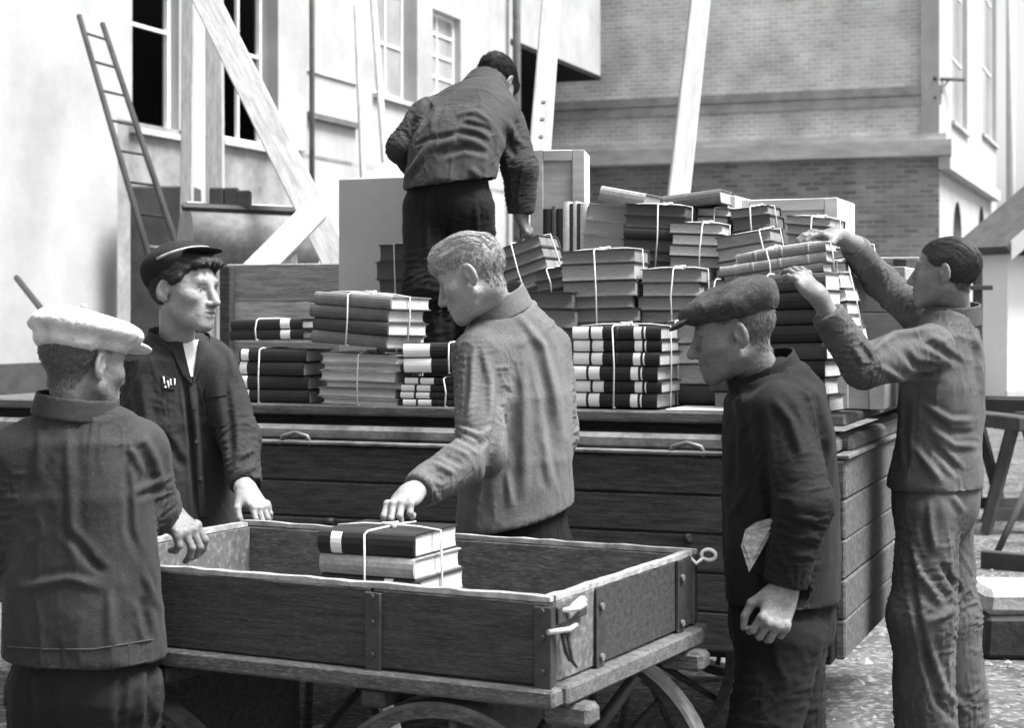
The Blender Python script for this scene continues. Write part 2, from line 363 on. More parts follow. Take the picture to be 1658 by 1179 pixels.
for h in (h3, h4):
    # arched openings: dark pane below a round head
    a, b_, c, d = h; mb = MB(); facade_box(mb, fd, a+.003, b_-.003, c+.003, d-.003, -.28, -.24); child(local_obj(mb, 'arched_window', dark_m, fd), b3)
    mb = MB(); r_ = (b_-a)/2; n_ = 10; zc = d-r_
    for k in range(n_):
        t0, t1 = math.pi*k/n_, math.pi*(k+1)/n_
        q = [(a+r_+r_*math.cos(t), zc+r_*math.sin(t)) for t in (t0, t1)]
        mb.add([fd.W(q[0][0], q[0][1], .004), fd.W(q[1][0], q[1][1], .004), fd.W(q[1][0], d+.05, .004), fd.W(q[0][0], d+.05, .004)], [(0, 1, 2, 3)])
    child(local_obj(mb, 'arch_head', plaster_b, fd), b3)
s0 = fd.s_at(1627); mb = MB(); mb.tube([fd.W(s0, 0, .2), fd.W(s0, 19, .2)], .16, 10); child(mb.obj('downpipe', frame_m), b3)
s0, z0 = fd.sz(1535, 268); mb = MB(); facade_box(mb, fd, -.2, 14, z0-.25, z0+.1, .003, .3); child(local_obj(mb, 'ledge', stone_m, fd), b3)
p0 = fcx.W(sC-.1, fcx.sz(1515, 128)[1], .15); p1 = p0+B_DIR*2.2+A_DIR*.5+Vector((0, 0, .22))
mb = MB(); mb.tube([p0, p1], .05, 8); mb.tube([p0-Vector((0, 0, .5)), p0.lerp(p1, .5)], .03, 6); child(mb.obj('wall_bracket', iron_m), b3)

# white shed with a slate roof at the right edge
Ys = 30.0
b4 = thing('shed', 'low white shed with dark sloping slate roof at the right edge', 'building', P(1600, 0, Ys).to_2d().to_3d())
x0 = P(1540, 0, Ys).x; x1 = P(1900, 0, Ys).x; zt = P(0, 412, Ys).z; zr = P(1720, 285, Ys).z; xr = P(1720, 0, Ys).x
mb = MB(); mb.box((x0+.35, Ys, 0), (x1-.35, Ys+.9, zt)); mb.add([(x0+.35, Ys, zt), (x1-.35, Ys, zt), (xr, Ys, zr-.2), (x0+.35, Ys+.9, zt), (x1-.35, Ys+.9, zt), (xr, Ys+.9, zr-.2)], [(0, 1, 2), (5, 4, 3)])
child(mb.obj('wall', mat('whitewash', 0.8, 0.9, 0.06, 1)), b4)
mb = MB(); facade = None
for (ax, az, bx, bz) in ((x0, zt, xr, zr), (xr, zr, x1, zt)):
    n_ = Vector((-(bz-az), 0, bx-ax)).normalized()*.14
    c = [Vector((ax, Ys-.5, az)), Vector((bx, Ys-.5, bz)), Vector((bx, Ys+1, bz)), Vector((ax, Ys+1, az))]
    mb.add(c+[p+n_ for p in c], [(0, 1, 2, 3), (7, 6, 5, 4), (0, 4, 5, 1), (1, 5, 6, 2), (2, 6, 7, 3), (3, 7, 4, 0)])
child(mb.obj('roof', roof_m), b4)
mb = MB(); d_ = (Vector((xr, 0, zr))-Vector((x0, 0, zt))); 
c = [Vector((x0, Ys-.52, zt-.12)), Vector((xr, Ys-.52, zr-.12)), Vector((xr, Ys-.52, zr+.2)), Vector((x0, Ys-.52, zt+.2))]
mb.add(c+[p+Vector((0, .02, 0)) for p in c], [(0, 1, 2, 3), (7, 6, 5, 4), (0, 4, 5, 1), (1, 5, 6, 2), (2, 6, 7, 3), (3, 7, 4, 0)]); child(mb.obj('verge_board', mat('grey_paint', .38, .7, .1, 3)), b4)
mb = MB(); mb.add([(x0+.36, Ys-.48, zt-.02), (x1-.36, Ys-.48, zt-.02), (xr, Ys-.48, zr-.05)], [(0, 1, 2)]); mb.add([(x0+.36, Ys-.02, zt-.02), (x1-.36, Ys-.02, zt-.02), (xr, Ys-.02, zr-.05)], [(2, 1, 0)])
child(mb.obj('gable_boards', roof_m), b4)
mb = MB(); mb.box((x0+.3, Ys-.05, -.05), (x1-.3, Ys-.003, .22)); child(mb.obj('plinth', stone_m), b4)

b4.rotation_euler = (0, 0, R(24)); b4.location.x += .55
# ------------------------------------------------------------------ timbers, ladder, tank behind the wagon
def beam_between(p, q, w_, t_, m, name, label=None, cat=None, parent=None, holes=0, group=None):
    p, q = Vector(p), Vector(q); d = q-p; L = d.length; z = d.normalized(); x = z.cross(Vector((0, 1, 0))).normalized(); y = z.cross(x)
    M = Matrix(((x.x, y.x, z.x, p.x), (x.y, y.y, z.y, p.y), (x.z, y.z, z.z, p.z), (0, 0, 0, 1)))
    mb = MB(); mb.bbox((-w_/2, -t_/2, 0), (w_/2, t_/2, L), .008)
    o = mb.obj(name, m, parent, label=label, cat=cat, group=group); o.matrix_basis = M
    return o, M, L
def leaning(px0, py0, px1, py1, Y0, Y1):
    """line through two photo points at depths Y0, Y1, carried down to the ground"""
    p, q = P(px0, py0, Y0), P(px1, py1, Y1); d = q-p
    k = (0-p.z)/d.z; return p+d*k, q
# ladder against the left wall
lad = thing('ladder', 'long wooden ladder leaning on the bright plaster wall at left', 'ladder', (0, 0, 0))
a0, a1 = leaning(241, 415, 128, 25, 17.0, 18.6); c0, c1 = leaning(284, 392, 166, 38, 17.15, 18.8)
lm = mat('ladder_wood', 0.035, 0.85, 0.5, 3, stretch=(1, 1, .5))
mb = MB(); mb.tube([a0, a1], [.036, .03], 8); child(mb.obj('rail', lm), lad)
mb = MB(); mb.tube([c0, c1], [.038, .03], 8); child(mb.obj('rail', lm), lad)
for k in range(14):
    t = (k+.6)/14.2; mb = MB(); mb.tube([a0.lerp(a1, t), c0.lerp(c1, t)], .014, 6); child(mb.obj('rung', lm if k > 6 else timber_grey), lad)
lad.location = (0, 0, 0)
p, q = leaning(76, 512, 27, 450, 15.5, 16.8); mb = MB(); mb.tube([p, q], .03, 8); mb.obj('pole', iron_m, label='short dark pole leaning on the plaster wall above the white cap', cat='pole')
p, q = leaning(530, 392, 335, 0, 12.0, 13.5); q = p+(q-p)*1.12
beam_between(p, q, .20, .08, timber_pale, 'timber_brace', 'wide whitewashed timber brace slanting down across the dark windows', 'timber')
p = P(425, 428, 11.4); q = P(512, 340, 11.9); p = p+(p-q)*.35
k = -p.z/(q.z-p.z) if q.z != p.z else 0
beam_between(p, q, .17, .07, timber_pale, 'timber_brace', 'short whitewashed timber brace propping the long one behind the wagon', 'timber')
p, q = leaning(302, 392, 306, 0, 15.0, 15.0); q = p+(q-p)*1.15
beam_between(p, q, .10, .10, timber_pale, 'timber_post', 'slim upright pale post standing between the two dark windows', 'post')
p, q = leaning(349, 300, 347, 0, 17.0, 17.0); q = p+(q-p)*1.15
beam_between(p, q, .16, .12, timber_pale, 'timber_post', 'thick upright white post left of the second dark window', 'post')
p, q = leaning(586, 250, 577, 8, 13.0, 13.2); mb = MB(); mb.tube([p, q], .022, 7); mb.obj('pole', timber_grey, label='thin straight pole in front of the white wall left of stooping man', cat='pole')
p, q = leaning(622, 240, 603, -20, 12.5, 13.0); mb = MB(); mb.tube([p, q], .026, 7); mb.obj('pole', timber_grey, label='thin slanting pole beside the elbow of the stooping man', cat='pole')
for (pts, lab, hol) in (((874, 245, 893, 0), 'light leaning mast with a row of dark rung holes behind stooping man', True), ((1100, 305, 1134, 0), 'plain light leaning mast behind the middle of the book pile', False)):
    p, q = leaning(pts[0], pts[1], pts[2], pts[3], 10.0, 11.0); q = p+(q-p)*1.2
    t = thing('ladder_mast', lab, 'mast', (0, 0, 0))
    o, M, L = beam_between(p, q, .125, .07, mat('mast_wood', 0.25, .8, .18, 4, stretch=(6, 6, 1)), 'mast_beam', parent=t)
    if hol:
        for k in range(16):
            z = 1.45+k*.155
            if z > L-.1: break
            mb = MB(); mb.tube([(0, -.042, z), (0, .042, z)], .013, 8); h = mb.obj('rung_end', iron_m, t); h.matrix_basis = M
# tank behind the wagon
tk = thing('water_tank', 'round grey tank with dark boards on top behind the wagon', 'tank', P(400, 0, 12.5).to_2d().to_3d())
c0, c1 = P(300, 385, 12.5), P(505, 392, 12.9); rr = .22
mb = MB(); mb.tube([c0, c1], rr, 28); child(mb.obj('barrel', mat('dull_steel', 0.20, .55, .3, 5, stretch=(3, 3, 3))), tk)
for i in range(2):
    e = c0.lerp(c1, .15+.7*i); mb = MB(); mb.box((e.x-.05, e.y-.2, 0), (e.x+.05, e.y+.2, e.z-.1)); child(mb.obj('stand', timber_grey), tk)
for i in range(3):
    mb = MB(); d = (c1-c0); p = c0+Vector((0, -.12+.1*i, rr*.96+.012*i)); q = c1+Vector((.02, -.12+.1*i, rr*.96+.012*i)); mb.tube([p, q], .028, 4, smooth=False); child(mb.obj('board', plinth_m if i < 2 else stone_m), tk)
for (x, y, h_) in ((352, 310, .09), (375, 308, .06), (395, 312, .05)):
    p = P(x, y, 12.6); mb = MB(); mb.bbox((p.x-.05, p.y-.05, c0.z+rr*.95), (p.x+.05, p.y+.05, p.z+h_*.3), .01); child(mb.obj('clamp', plinth_m), tk)
# rubbish heap/crates seen through the ladder
mb = MB(); p = P(262, 330, 19.5); mb.bbox((p.x-.35, p.y, 0), (p.x+.35, p.y+.5, p.z+.2), .02); mb.obj('rubble_bin', plinth_m, label='dark bin standing behind the foot of the ladder', cat='bin')

# trestles, block and plank at the right
for (x, lab) in ((1612, 'dark sawhorse trestle nearest the overall man at right'), (1690, 'dark sawhorse trestle cut by the right picture edge')):
    p = P(x, 838, 12.6); t = thing('sawhorse', lab, 'trestle', (p.x, p.y, 0), R(12))
    mb = MB(); mb.bbox((-.09, -.5, .70), (.09, .5, .80), .01); mb.obj('top_beam', plinth_m, t)
    for sy in (-.36, .36):
        for sx in (-1, 1):
            mb = MB(); mb.tube([(sx*.26, sy, -.01), (sx*.05, sy, .72)], .045, 4, smooth=False); mb.obj('leg', plinth_m, t)
        mb = MB(); mb.box((-.24, sy-.02, .08), (.24, sy+.02, .16)); mb.obj('stretcher', plinth_m, t)
p = P(1583, 0, 14.5); mb = MB(); mb.bbox((p.x-.035, p.y-.035, -.02), (p.x+.035, p.y+.035, P(0, 425, 14.5).z), .01); mb.bbox((p.x-.08, p.y-.06, P(0, 470, 14.5).z), (p.x+.11, p.y-.037, P(0, 462, 14.5).z), .004)
mb.obj('yard_post', plinth_m, label='dark post behind the head of the man in overalls', cat='post')
for i, (xa, ya, xb, yb, Yk, lab) in enumerate(((1590, 690, 1668, 672, 13.4, 'dark timber lying across the two sawhorses'), (1598, 705, 1675, 690, 13.0, 'second dark timber in front on the sawhorses'), (1590, 868, 1680, 846, 10.6, 'dark loose board on the ground under the sawhorses'))):
    qa, qb = P(xa, ya, Yk), P(xb, yb, Yk-.2)
    if i < 2: qa.z = qb.z = .83+.05*i*0
    else: qa.z = qb.z = .03
    beam_between(qa, qb, .12, .06, plinth_m, 'timber', lab, 'timber')
p = P(1660, 1052, 7.8); mb = MB(); mb.bbox((p.x-.19, p.y-.05, -.015), (p.x+.35, p.y+.4, .17), .02, jit=.008)
sb = thing('stone_block', 'rough pale-topped stone block on the ground at the right edge', 'block', (p.x, p.y, 0)); child(mb.obj('base', mat('dark_stone', .04, .9, .4, 8, bump=.006, bscale=30)), sb)
mb = MB(); mb.bbox((p.x-.18, p.y-.04, .172), (p.x+.36, p.y+.39, .29), .03, jit=.01); child(mb.obj('cap_stone', mat('pale_block', .34, .9, .3, 9, bump=.006, bscale=30)), sb)
q0, q1 = P(1568, 925, 8.6), P(1760, 935, 8.4); q0.z = q1.z = .13
beam_between(q0, q1, .10, .14, plinth_m, 'plank', 'dark plank lying on the ground behind the stone block', 'plank')
q0, q1 = P(1612, 893, 11.0), P(1668, 780, 11.2); mb = MB(); mb.tube([Vector((q0.x, q0.y, 0)), q1], .022, 6); mb.obj('stick', plinth_m, label='thin dark stick propped against the sawhorse at right', cat='stick')
# ------------------------------------------------------------------ flat wagon with dropped sides
K = Vector((1.02, 5.5, 0)); BED = 1.19; WL, WW = 3.3, 2.0
wood_dark = mat('weathered_dark_wood', 0.036, .8, .7, 9, stretch=(1, 5, 9), bump=.002, bscale=35, speck=.05, speck_scale=130)
wood_mid = mat('weathered_grey_wood', 0.075, .85, .5, 7, stretch=(1, 5, 8), bump=.002, bscale=35, speck=.06, speck_scale=50)
wood_worn = mat('worn_pale_edge', 0.13, .75, .7, 9, bump=.002, bscale=60)
wood_light = mat('pale_board', 0.62, .8, .2, 5, stretch=(1, 4, 4))
wg = thing('flat_wagon', 'flatbed wagon with planked sides let down, loaded with tied books', 'wagon', (K.x, K.y, 0), -TH)
WPLANK = {}
def plank(parent, lo, hi, m, name='plank', b=.006, jit=.0015):
    mb = MB(); mb.bbox(lo, hi, b, jit=jit); return mb.obj(name, m, parent)
for i in range(9):                                     # floor boards
    y0 = -.03+i*(WW+.04)/9; plank(wg, (-WL, y0, BED-.035), (0.02, y0+(WW+.04)/9-.006, BED-random.uniform(0, .003)), wood_mid, 'floor_board')
plank(wg, (-WL, -.055, BED-.125), (.0, .05, BED-.07), wood_worn, 'side_sill', .014)
plank(wg, (-WL, WW-.05, BED-.125), (.0, WW+.05, BED-.04), wood_mid, 'side_sill', .014)
plank(wg, (-.05, .055, BED-.125), (.03, WW-.055, BED-.07), wood_mid, 'end_sill', .014)
for x in (-.8, -1.6, -2.4, -3.1): plank(wg, (x, .06, BED-.15), (x+.1, WW-.06, BED-.04), wood_dark, 'cross_beam')
for y in (.55, 1.4): plank(wg, (-WL+.05, y, BED-.33), (-.05, y+.1, BED-.151), wood_dark, 'chassis_beam')
plank(wg, (-WL+.01, .052, BED-.2), (-.06, .058, BED-.037), wood_dark, 'gap_filler')  # filler board added so no bright ground shows through the floor gap
plank(wg, (-WL+.2, .95, .22), (-.2, 1.3, BED-.332), wood_dark, 'shade_box')  # box added under the bed to darken the ground beneath
plank(wg, (-WL+.02, -.02, BED-.30), (-.03, .0, BED-.128), wood_dark, 'skirt_board')
ztop = 1.055
def hanging(lo_x, hi_x, along_x, pos):
    n = 5; h = .122
    for i in range(n):
        z1 = ztop-i*h; z0 = z1-h+.002; j = random.uniform(-.002, .002)
        if along_x: plank(wg, (lo_x, pos-.03+j, z0), (hi_x, pos+j, z1), wood_dark, 'drop_side_plank')
        else: plank(wg, (pos+j, lo_x, z0), (pos+.03+j, hi_x, z1), wood_mid, 'tail_plank')
    if along_x: plank(wg, (lo_x, pos-.042, ztop+.003), (hi_x, pos+.004, ztop+.016), wood_worn, 'edge_strip', .004)
    else: plank(wg, (pos-.004, lo_x, ztop+.003), (pos+.042, hi_x, ztop+.018), wood_worn, 'edge_strip', .004)
hanging(-WL, -.02, True, -.075); hanging(-.10, WW, False, .004)
for x in (-.12, -1.15, -2.2, -3.15):                  # iron straps with bolts down the hanging side
    plank(wg, (x-.022, -.113, .46), (x+.022, -.107, ztop), iron_m, 'iron_strap', .001)
    for z in (.50, .62, .75, .87, .99):
        mb = MB(); mb.tube([(x, -.113, z), (x, -.121, z)], .012, 8); mb.obj('bolt', iron_m, wg)
for x in (-.45, -1.72, -2.75):                         # single bolts between the straps
    for z in (.56, .68, .80):
        mb = MB(); mb.tube([(x+random.uniform(-.03, .03), -.106, z), (x, -.114, z)], .013, 8); mb.obj('bolt', iron_m, wg)
def wagon_u(px, v):
    k = (px-CX)/F_PX; o = K+B_DIR*v; return -(k*o.y-o.x)/(A_DIR.x-k*A_DIR.y)
for px in (478, 1112):                                 # loop handles / hinges under the floor edge
    u = -wagon_u(px, -.1)
    u = -u
    t = [(-u+dx, -.10, BED-.135+dz) for dx, dz in ((-.06, .0), (-.045, .03), (0, .042), (.045, .03), (.06, .0))]
    mb = MB(); mb.tube(t, .009, 6); mb.obj('hinge_loop', mat('worn_iron', .10, .4, .4, 20, spec=.6), wg)
    plank(wg, (-u-.08, -.085, BED-.19), (-u+.08, -.06, BED-.14), iron_m, 'hinge_plate', .003)
u = wagon_u(1163, -.12)
for i in range(3):                                     # far side left standing
    z0 = BED+.006+i*.183; plank(wg, (-WL, WW-.02, z0), (-.02, WW+.012, z0+.1815), mat('bleached_plank_b', .20, .85, .45, 6, stretch=(1, 5, 8), bump=.003, bscale=35, speck=.08, speck_scale=40) if i != 1 else mat('bleached_plank', .30, .85, .4, 7, stretch=(1, 5, 8), bump=.002, bscale=35), 'side_plank')
for x in (-WL-.004, -1.6, -.12): plank(wg, (x, WW-.075, BED+.003), (x+.06, WW-.024, BED+.545), wood_dark, 'stake')
def wheel_parts(parent, cx, cy, r, spokes, wtyre, m_tyre, m_spoke, name='wheel'):
    M = Matrix.Translation((cx, cy, r))
    w_ = MB().ring(r-.036, r-.012, -wtyre/2, wtyre/2, 48, M).obj(name, m_spoke, parent)
    MB().ring(r-.0115, r, -wtyre/2-.003, wtyre/2+.003, 48, M).obj('tyre', m_tyre, w_)
    MB().disc(.06, -.08, .08, 20, M).obj('hub', m_spoke, w_); MB().disc(.035, -.11, .11, 16, M).obj('hub_cap', m_tyre, w_)
    for k in range(spokes):
        a = 2*math.pi*k/spokes+.13
        mb = MB(); mb.tube([Vector((cx+.05*math.cos(a), cy, r+.05*math.sin(a))), Vector((cx+(r-.03)*math.cos(a), cy, r+(r-.03)*math.sin(a)))], [.014, .010], 6); mb.obj('spoke', m_spoke, w_)
    return w_
for x in (-.75, -2.6):
    for y in (.3, 1.7): wheel_parts(wg, x, y, .36, 10, .09, iron_m, wood_dark)
    plank(wg, (x-.04, .3, .32), (x+.04, 1.7, .40), iron_m, 'axle'); plank(wg, (x-.06, .5, .40), (x+.06, 1.5, BED-.331), wood_dark, 'bolster')

# ------------------------------------------------------------------ handcart
CA = R(27); Q = .58
ct = thing('handcart', 'low wooden four-wheeled handcart with iron-edged boards in the foreground', 'cart', (.1313*Q, 6.269*Q, 0), -CA)
CL, CW, RIM, FLO = 1.36, .85, .92, .735
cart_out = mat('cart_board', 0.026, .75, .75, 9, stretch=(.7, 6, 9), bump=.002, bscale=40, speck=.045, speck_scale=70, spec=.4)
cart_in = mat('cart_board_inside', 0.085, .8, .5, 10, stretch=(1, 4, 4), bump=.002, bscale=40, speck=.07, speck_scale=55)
cart_pale = mat('cart_pale_panel', 0.10, .8, .4, 10, bump=.002, bscale=40, speck=.10, speck_scale=60)  # paler tone for the near end strip and the other end's inner face
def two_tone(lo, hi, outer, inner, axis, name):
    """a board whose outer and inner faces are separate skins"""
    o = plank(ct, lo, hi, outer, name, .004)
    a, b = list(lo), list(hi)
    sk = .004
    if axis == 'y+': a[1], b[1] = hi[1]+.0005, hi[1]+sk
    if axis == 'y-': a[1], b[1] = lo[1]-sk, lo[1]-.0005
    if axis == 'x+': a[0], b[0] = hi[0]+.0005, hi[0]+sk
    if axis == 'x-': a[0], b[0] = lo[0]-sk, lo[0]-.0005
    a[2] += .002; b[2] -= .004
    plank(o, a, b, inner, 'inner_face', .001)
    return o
T_ = .026
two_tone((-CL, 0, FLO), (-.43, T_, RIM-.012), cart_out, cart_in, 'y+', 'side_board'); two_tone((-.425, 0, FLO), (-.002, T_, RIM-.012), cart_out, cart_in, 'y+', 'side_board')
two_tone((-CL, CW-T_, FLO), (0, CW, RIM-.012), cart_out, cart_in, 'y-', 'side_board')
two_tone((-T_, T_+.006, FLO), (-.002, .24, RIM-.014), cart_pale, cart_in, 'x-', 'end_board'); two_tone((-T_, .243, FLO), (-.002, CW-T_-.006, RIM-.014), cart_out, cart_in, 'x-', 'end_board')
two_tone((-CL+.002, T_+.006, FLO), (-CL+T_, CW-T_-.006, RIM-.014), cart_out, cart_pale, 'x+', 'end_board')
def rim(p, q, wid, n=34):
    """worn wavy top strip"""
    mb = MB(); p, q = Vector(p), Vector(q); d = (q-p).normalized(); s_ = Vector((-d.y, d.x, 0))
    vs = []
    for i in range(n+1):
        c = p.lerp(q, i/n); w1 = wid*random.uniform(.7, 1.12); dz_ = random.uniform(-.0025, .0015)
        vs += [c-s_*w1/2+Vector((0, 0, -.012)), c-s_*w1/2+Vector((0, 0, dz_)), c+s_*w1/2+Vector((0, 0, dz_)), c+s_*w1/2+Vector((0, 0, -.012))]
    fs = [(4*i+j, 4*i+4+j, 4*i+4+(j+1) % 4, 4*i+(j+1) % 4) for i in range(n) for j in range(4)]+[(0, 1, 2, 3), (4*n+3, 4*n+2, 4*n+1, 4*n)]
    mb.add(vs, fs); return mb.obj('rim_strip', wood_rim, ct)
wood_rim = mat('rim_worn_wood', 0.30, .6, .5, 25, bump=.002, bscale=60)
rim((-CL, T_/2, RIM), (0, T_/2, RIM), .024); rim((-CL, CW-T_/2, RIM), (0, CW-T_/2, RIM), .023); rim((-T_/2, T_+.008, RIM-.002), (-T_/2, CW-T_-.008, RIM-.002), .023, 20); rim((-CL+T_/2, T_+.008, RIM-.002), (-CL+T_/2, CW-T_-.008, RIM-.002), .026, 20)
for i in range(6): plank(ct, (-CL+.002, T_+.002+i*(CW-2*T_)/6, FLO-.03), (-.004, T_+.002+(i+1)*(CW-2*T_)/6-.005, FLO-.002), cart_in, 'floor_board')
fr_m = mat('cart_frame_wood', 0.075, .8, .45, 10, stretch=(1, 5, 5), bump=.002, bscale=40, speck=.1, speck_scale=60)
plank(ct, (-CL-.06, -.022, FLO-.042), (.02, .03, FLO-.003), fr_m, 'sill_beam', .006); plank(ct, (-CL-.06, CW-.03, FLO-.042), (.02, CW+.022, FLO-.003), fr_m, 'sill_beam', .006)
plank(ct, (-.03, .032, FLO-.045), (.03, CW-.032, FLO-.004), fr_m, 'end_beam', .006); plank(ct, (-CL-.03, .032, FLO-.045), (-CL+.03, CW-.032, FLO-.004), fr_m, 'end_beam', .006)
for y in (.10, CW-.10): plank(ct, (-.05, y-.035, FLO-.095), (.06, y+.03, FLO-.047), fr_m, 'beam_end', .01)
for x in (-.42, -1.0): plank(ct, (x-.03, -.01, FLO-.085), (x+.03, CW+.01, FLO-.044), cart_out, 'cross_beam', .006)
for (x, y0, y1) in ((-.42, -.008, -.002), (-.012, -.008, -.002), (-1.05, -.008, -.002)): plank(ct, (x-.02, y0, FLO-.03), (x+.02, y1, RIM-.02), iron_m, 'iron_strap', .001)
for y in (.245, .72): plank(ct, (-.001, y-.018, FLO-.03), (.007, y+.018, RIM-.014), iron_m, 'iron_strap', .001)
for y in (.012,): plank(ct, (-.001, y-.012, FLO), (.006, y+.012, RIM-.02), iron_m, 'iron_strap', .001)
for x in (-.42, -.012, -1.05):
    for z in (FLO+.03, FLO+.10, FLO+.155): mb = MB(); mb.tube([(x, -.008, z), (x, -.014, z)], .007, 8); mb.obj('bolt', iron_m, ct)
for y in (.245, .72):
    for z in (FLO+.02, FLO+.13): mb = MB(); mb.tube([(.007, y, z), (.014, y, z)], .008, 8); mb.obj('bolt', wood_worn, ct)
# corner latch: plate, two pins and a hanging hook
steel = mat('bright_worn_steel', .55, .35, .3, 30, spec=.7, metal=.5)
plank(ct, (.007, .02, RIM-.06), (.013, .16, RIM-.025), iron_m, 'latch_plate', .002)
for z, y in ((RIM-.033, .03), (RIM-.07, -.015)):
    mb = MB(); mb.tube([(.005, y, z), (.03, y+.05, z), (.032, y+.08, z+.004)], .006, 6); mb.obj('latch_pin', steel, ct)
mb = MB(); mb.tube([(.012, .06, RIM-.045), (.02, .09, RIM-.03), (.022, .12, RIM-.022)], .011, 6); mb.obj('latch_pin', steel, ct)
for dx, dz_ in ((0, 0), (.012, -.02)):
    mb = MB(); mb.tube([(.016, .03+dx*2, RIM-.075), (.018, .045+dx*2, RIM-.12+dz_), (.018, .06+dx*3, RIM-.14+dz_)], [.006, .005, .003], 6); mb.obj('latch_hook', iron_m, ct)
mb = MB(); c_ = Vector((.034, CW-.02, RIM-.012)); mb.tube([Vector((-.01, CW-.03, RIM-.02)), Vector((.006, CW-.028, RIM-.034))]+[c_+Vector((.019*math.cos(t), .004, .013*math.sin(t))) for t in np.linspace(-2.4, 3.6, 14)], .0045, 6); mb.obj('rope_loop', mat('rope', .7, .9, .2, 40), ct)
def cart_wheel(x, y): return wheel_parts(ct, x, y, .335 if x > -.6 else .30, 9, .05, steel if y > .3 else wood_worn, wood_dark if y > .3 else fr_m)
for x in (-.27, -1.12):
    for y in (.06, .79): cart_wheel(x, y)
    mb = MB(); zz_ = .335 if x > -.6 else .30; mb.tube([(x, .0, zz_), (x, .85, zz_)], .025, 10); mb.obj('axle', iron_m, ct)
    plank(ct, (x-.05, .16, .30), (x+.05, .69, FLO-.056), cart_out, 'bolster', .008)
mb = MB(); mb.tube([(-.27, .25, .36), (-.08, .2, FLO-.1)], .018, 6); mb.obj('stay', iron_m, ct)
mb = MB(); mb.tube([(-.27, .60, .36), (-.08, .65, FLO-.1)], .018, 6); mb.obj('stay', iron_m, ct)

# ------------------------------------------------------------------ books
pages_m = mat('book_pages', 0.36, .9, .2, 30, stretch=(1, 1, 14), bump=.0008, bscale=120)
pages_l = mat('book_pages_clean', 0.50, .9, .25, 30, stretch=(1, 1, 14), bump=.0008, bscale=120)
def cov(v): return mat('book_cover_%03d' % int(v*1000), v, .55, .30, 18, bump=.0006, bscale=150, spec=.45, speck=v*.35, speck_scale=120)
label_m = mat('paper_label', .82, .8, .08, 20)
twine_m = mat('twine', .62, .9, .25, 60)
BOOKS = {}
def page_tone(c):
    if c in (0, 1): return pages_l if c else pages_m
    return mat('book_pages_%03d' % int(c*1000), c, .9, .3, 30, stretch=(1, 1, 14), bump=.0012, bscale=110)
def book_meshes(L, D, T, cv, clean, bands):
    key = (round(L/.01), round(D/.01), round(T/.004), cv, clean, bands)
    if key in BOOKS: return BOOKS[key]
    L, D, T = round(L/.01)*.01, round(D/.01)*.01, round(T/.004)*.004
    b = .0035; ov = .005; mb = MB()
    # cross-section in y,z: outer with rounded back, inner hollow
    arc = [(-.012*T/.045*math.cos(a)*.9, T/2+(T/2)*math.sin(a)) for a in np.linspace(-math.pi/2, math.pi/2, 7)]
    outer = [(D, 0), (D, b), (.004, b)]; 
    prof_o = [(D, 0)]+[(y, z) for y, z in arc]+[(D, T)]
    prof_i = [(D, b)]+[(max(y, -.006)+.005, min(max(z, b), T-b)) for y, z in arc]+[(D, T-b)]
    n = len(prof_o); xs_ = [-L/2, L/2] if not bands else [-L/2, -L*.32, -L*.31, -L*.29, -L*.28, -L*.02, -L*.01, L*.01, L*.02, L*.28, L*.29, L*.31, L*.32, L/2]
    hi = {2, 3, 6, 7, 10, 11}
    vs = []
    for i, x in enumerate(xs_):
        e = .003 if (bands and i in hi) else 0
        vs += [(x, y-(e if 0 < k < n-1 else 0), z) for k, (y, z) in enumerate(prof_o)]+[(x, y, z) for y, z in prof_i]
    fs = []
    for i in range(len(xs_)-1):
        o, p = i*2*n, (i+1)*2*n
        for k in range(n-1):
            fs.append((o+k, o+k+1, p+k+1, p+k)); fs.append((o+n+k, p+n+k, p+n+k+1, o+n+k+1))
        fs.append((o, p, p+n, o+n)); fs.append((o+n-1, o+2*n-1, p+2*n-1, p+n-1))
    e = (len(xs_)-1)*2*n
    for k in range(n-1): fs.append((k, n+k, n+k+1, k+1)); fs.append((e+k, e+k+1, e+n+k+1, e+n+k))
    mb.add(vs, fs); cm = mb.mesh(cov(cv), 'book')
    pg = MB(); z0, z1 = b+.0004, T-b-.0004; yf = D-ov
    prof = [(.001, z0), (yf, z0), (yf-.004, T*.3), (yf-.005, T*.5), (yf-.004, T*.7), (yf, z1), (.001, z1)]; m = len(prof); x0, x1 = -L/2+ov, L/2-ov
    pg.add([(x0, *p) for p in prof]+[(x1, *p) for p in prof], [tuple(range(m)), tuple(range(2*m-1, m-1, -1))]+[(k, (k+1) % m, m+(k+1) % m, m+k) for k in range(m)])
    pm = pg.mesh(page_tone(clean), 'page_block')
    BOOKS[key] = (cm, pm, L, D, T); return BOOKS[key]
LABELS = {}
def spine_patch(x0, x1, T, m, name):
    """thin wrap over the rounded back between x0 and x1"""
    key = (round(x0, 3), round(x1, 3), round(T, 3), m.name)
    if key in LABELS: return LABELS[key]
    arc = [(-.0126*T/.045*math.cos(a)*.9-.0012, T/2+(T/2-.001)*math.sin(a)) for a in np.linspace(-1.25, 1.25, 7)]
    mb = MB(); n = len(arc); mb.add([(x0, y, z) for y, z in arc]+[(x1, y, z) for y, z in arc]+[(x0, y+.001, z) for y, z in arc]+[(x1, y+.001, z) for y, z in arc], [(k, k+1, n+k+1, n+k) for k in range(n-1)]+[(0, n, 3*n, 2*n), (n-1, 3*n-1, 4*n-1, 2*n-1)]+[(k+1, k, 2*n+k, 2*n+k+1) for k in range(n-1)]+[(n+k, n+k+1, 3*n+k+1, 3*n+k) for k in range(n-1)])
    LABELS[key] = mb.mesh(m, name); return LABELS[key]
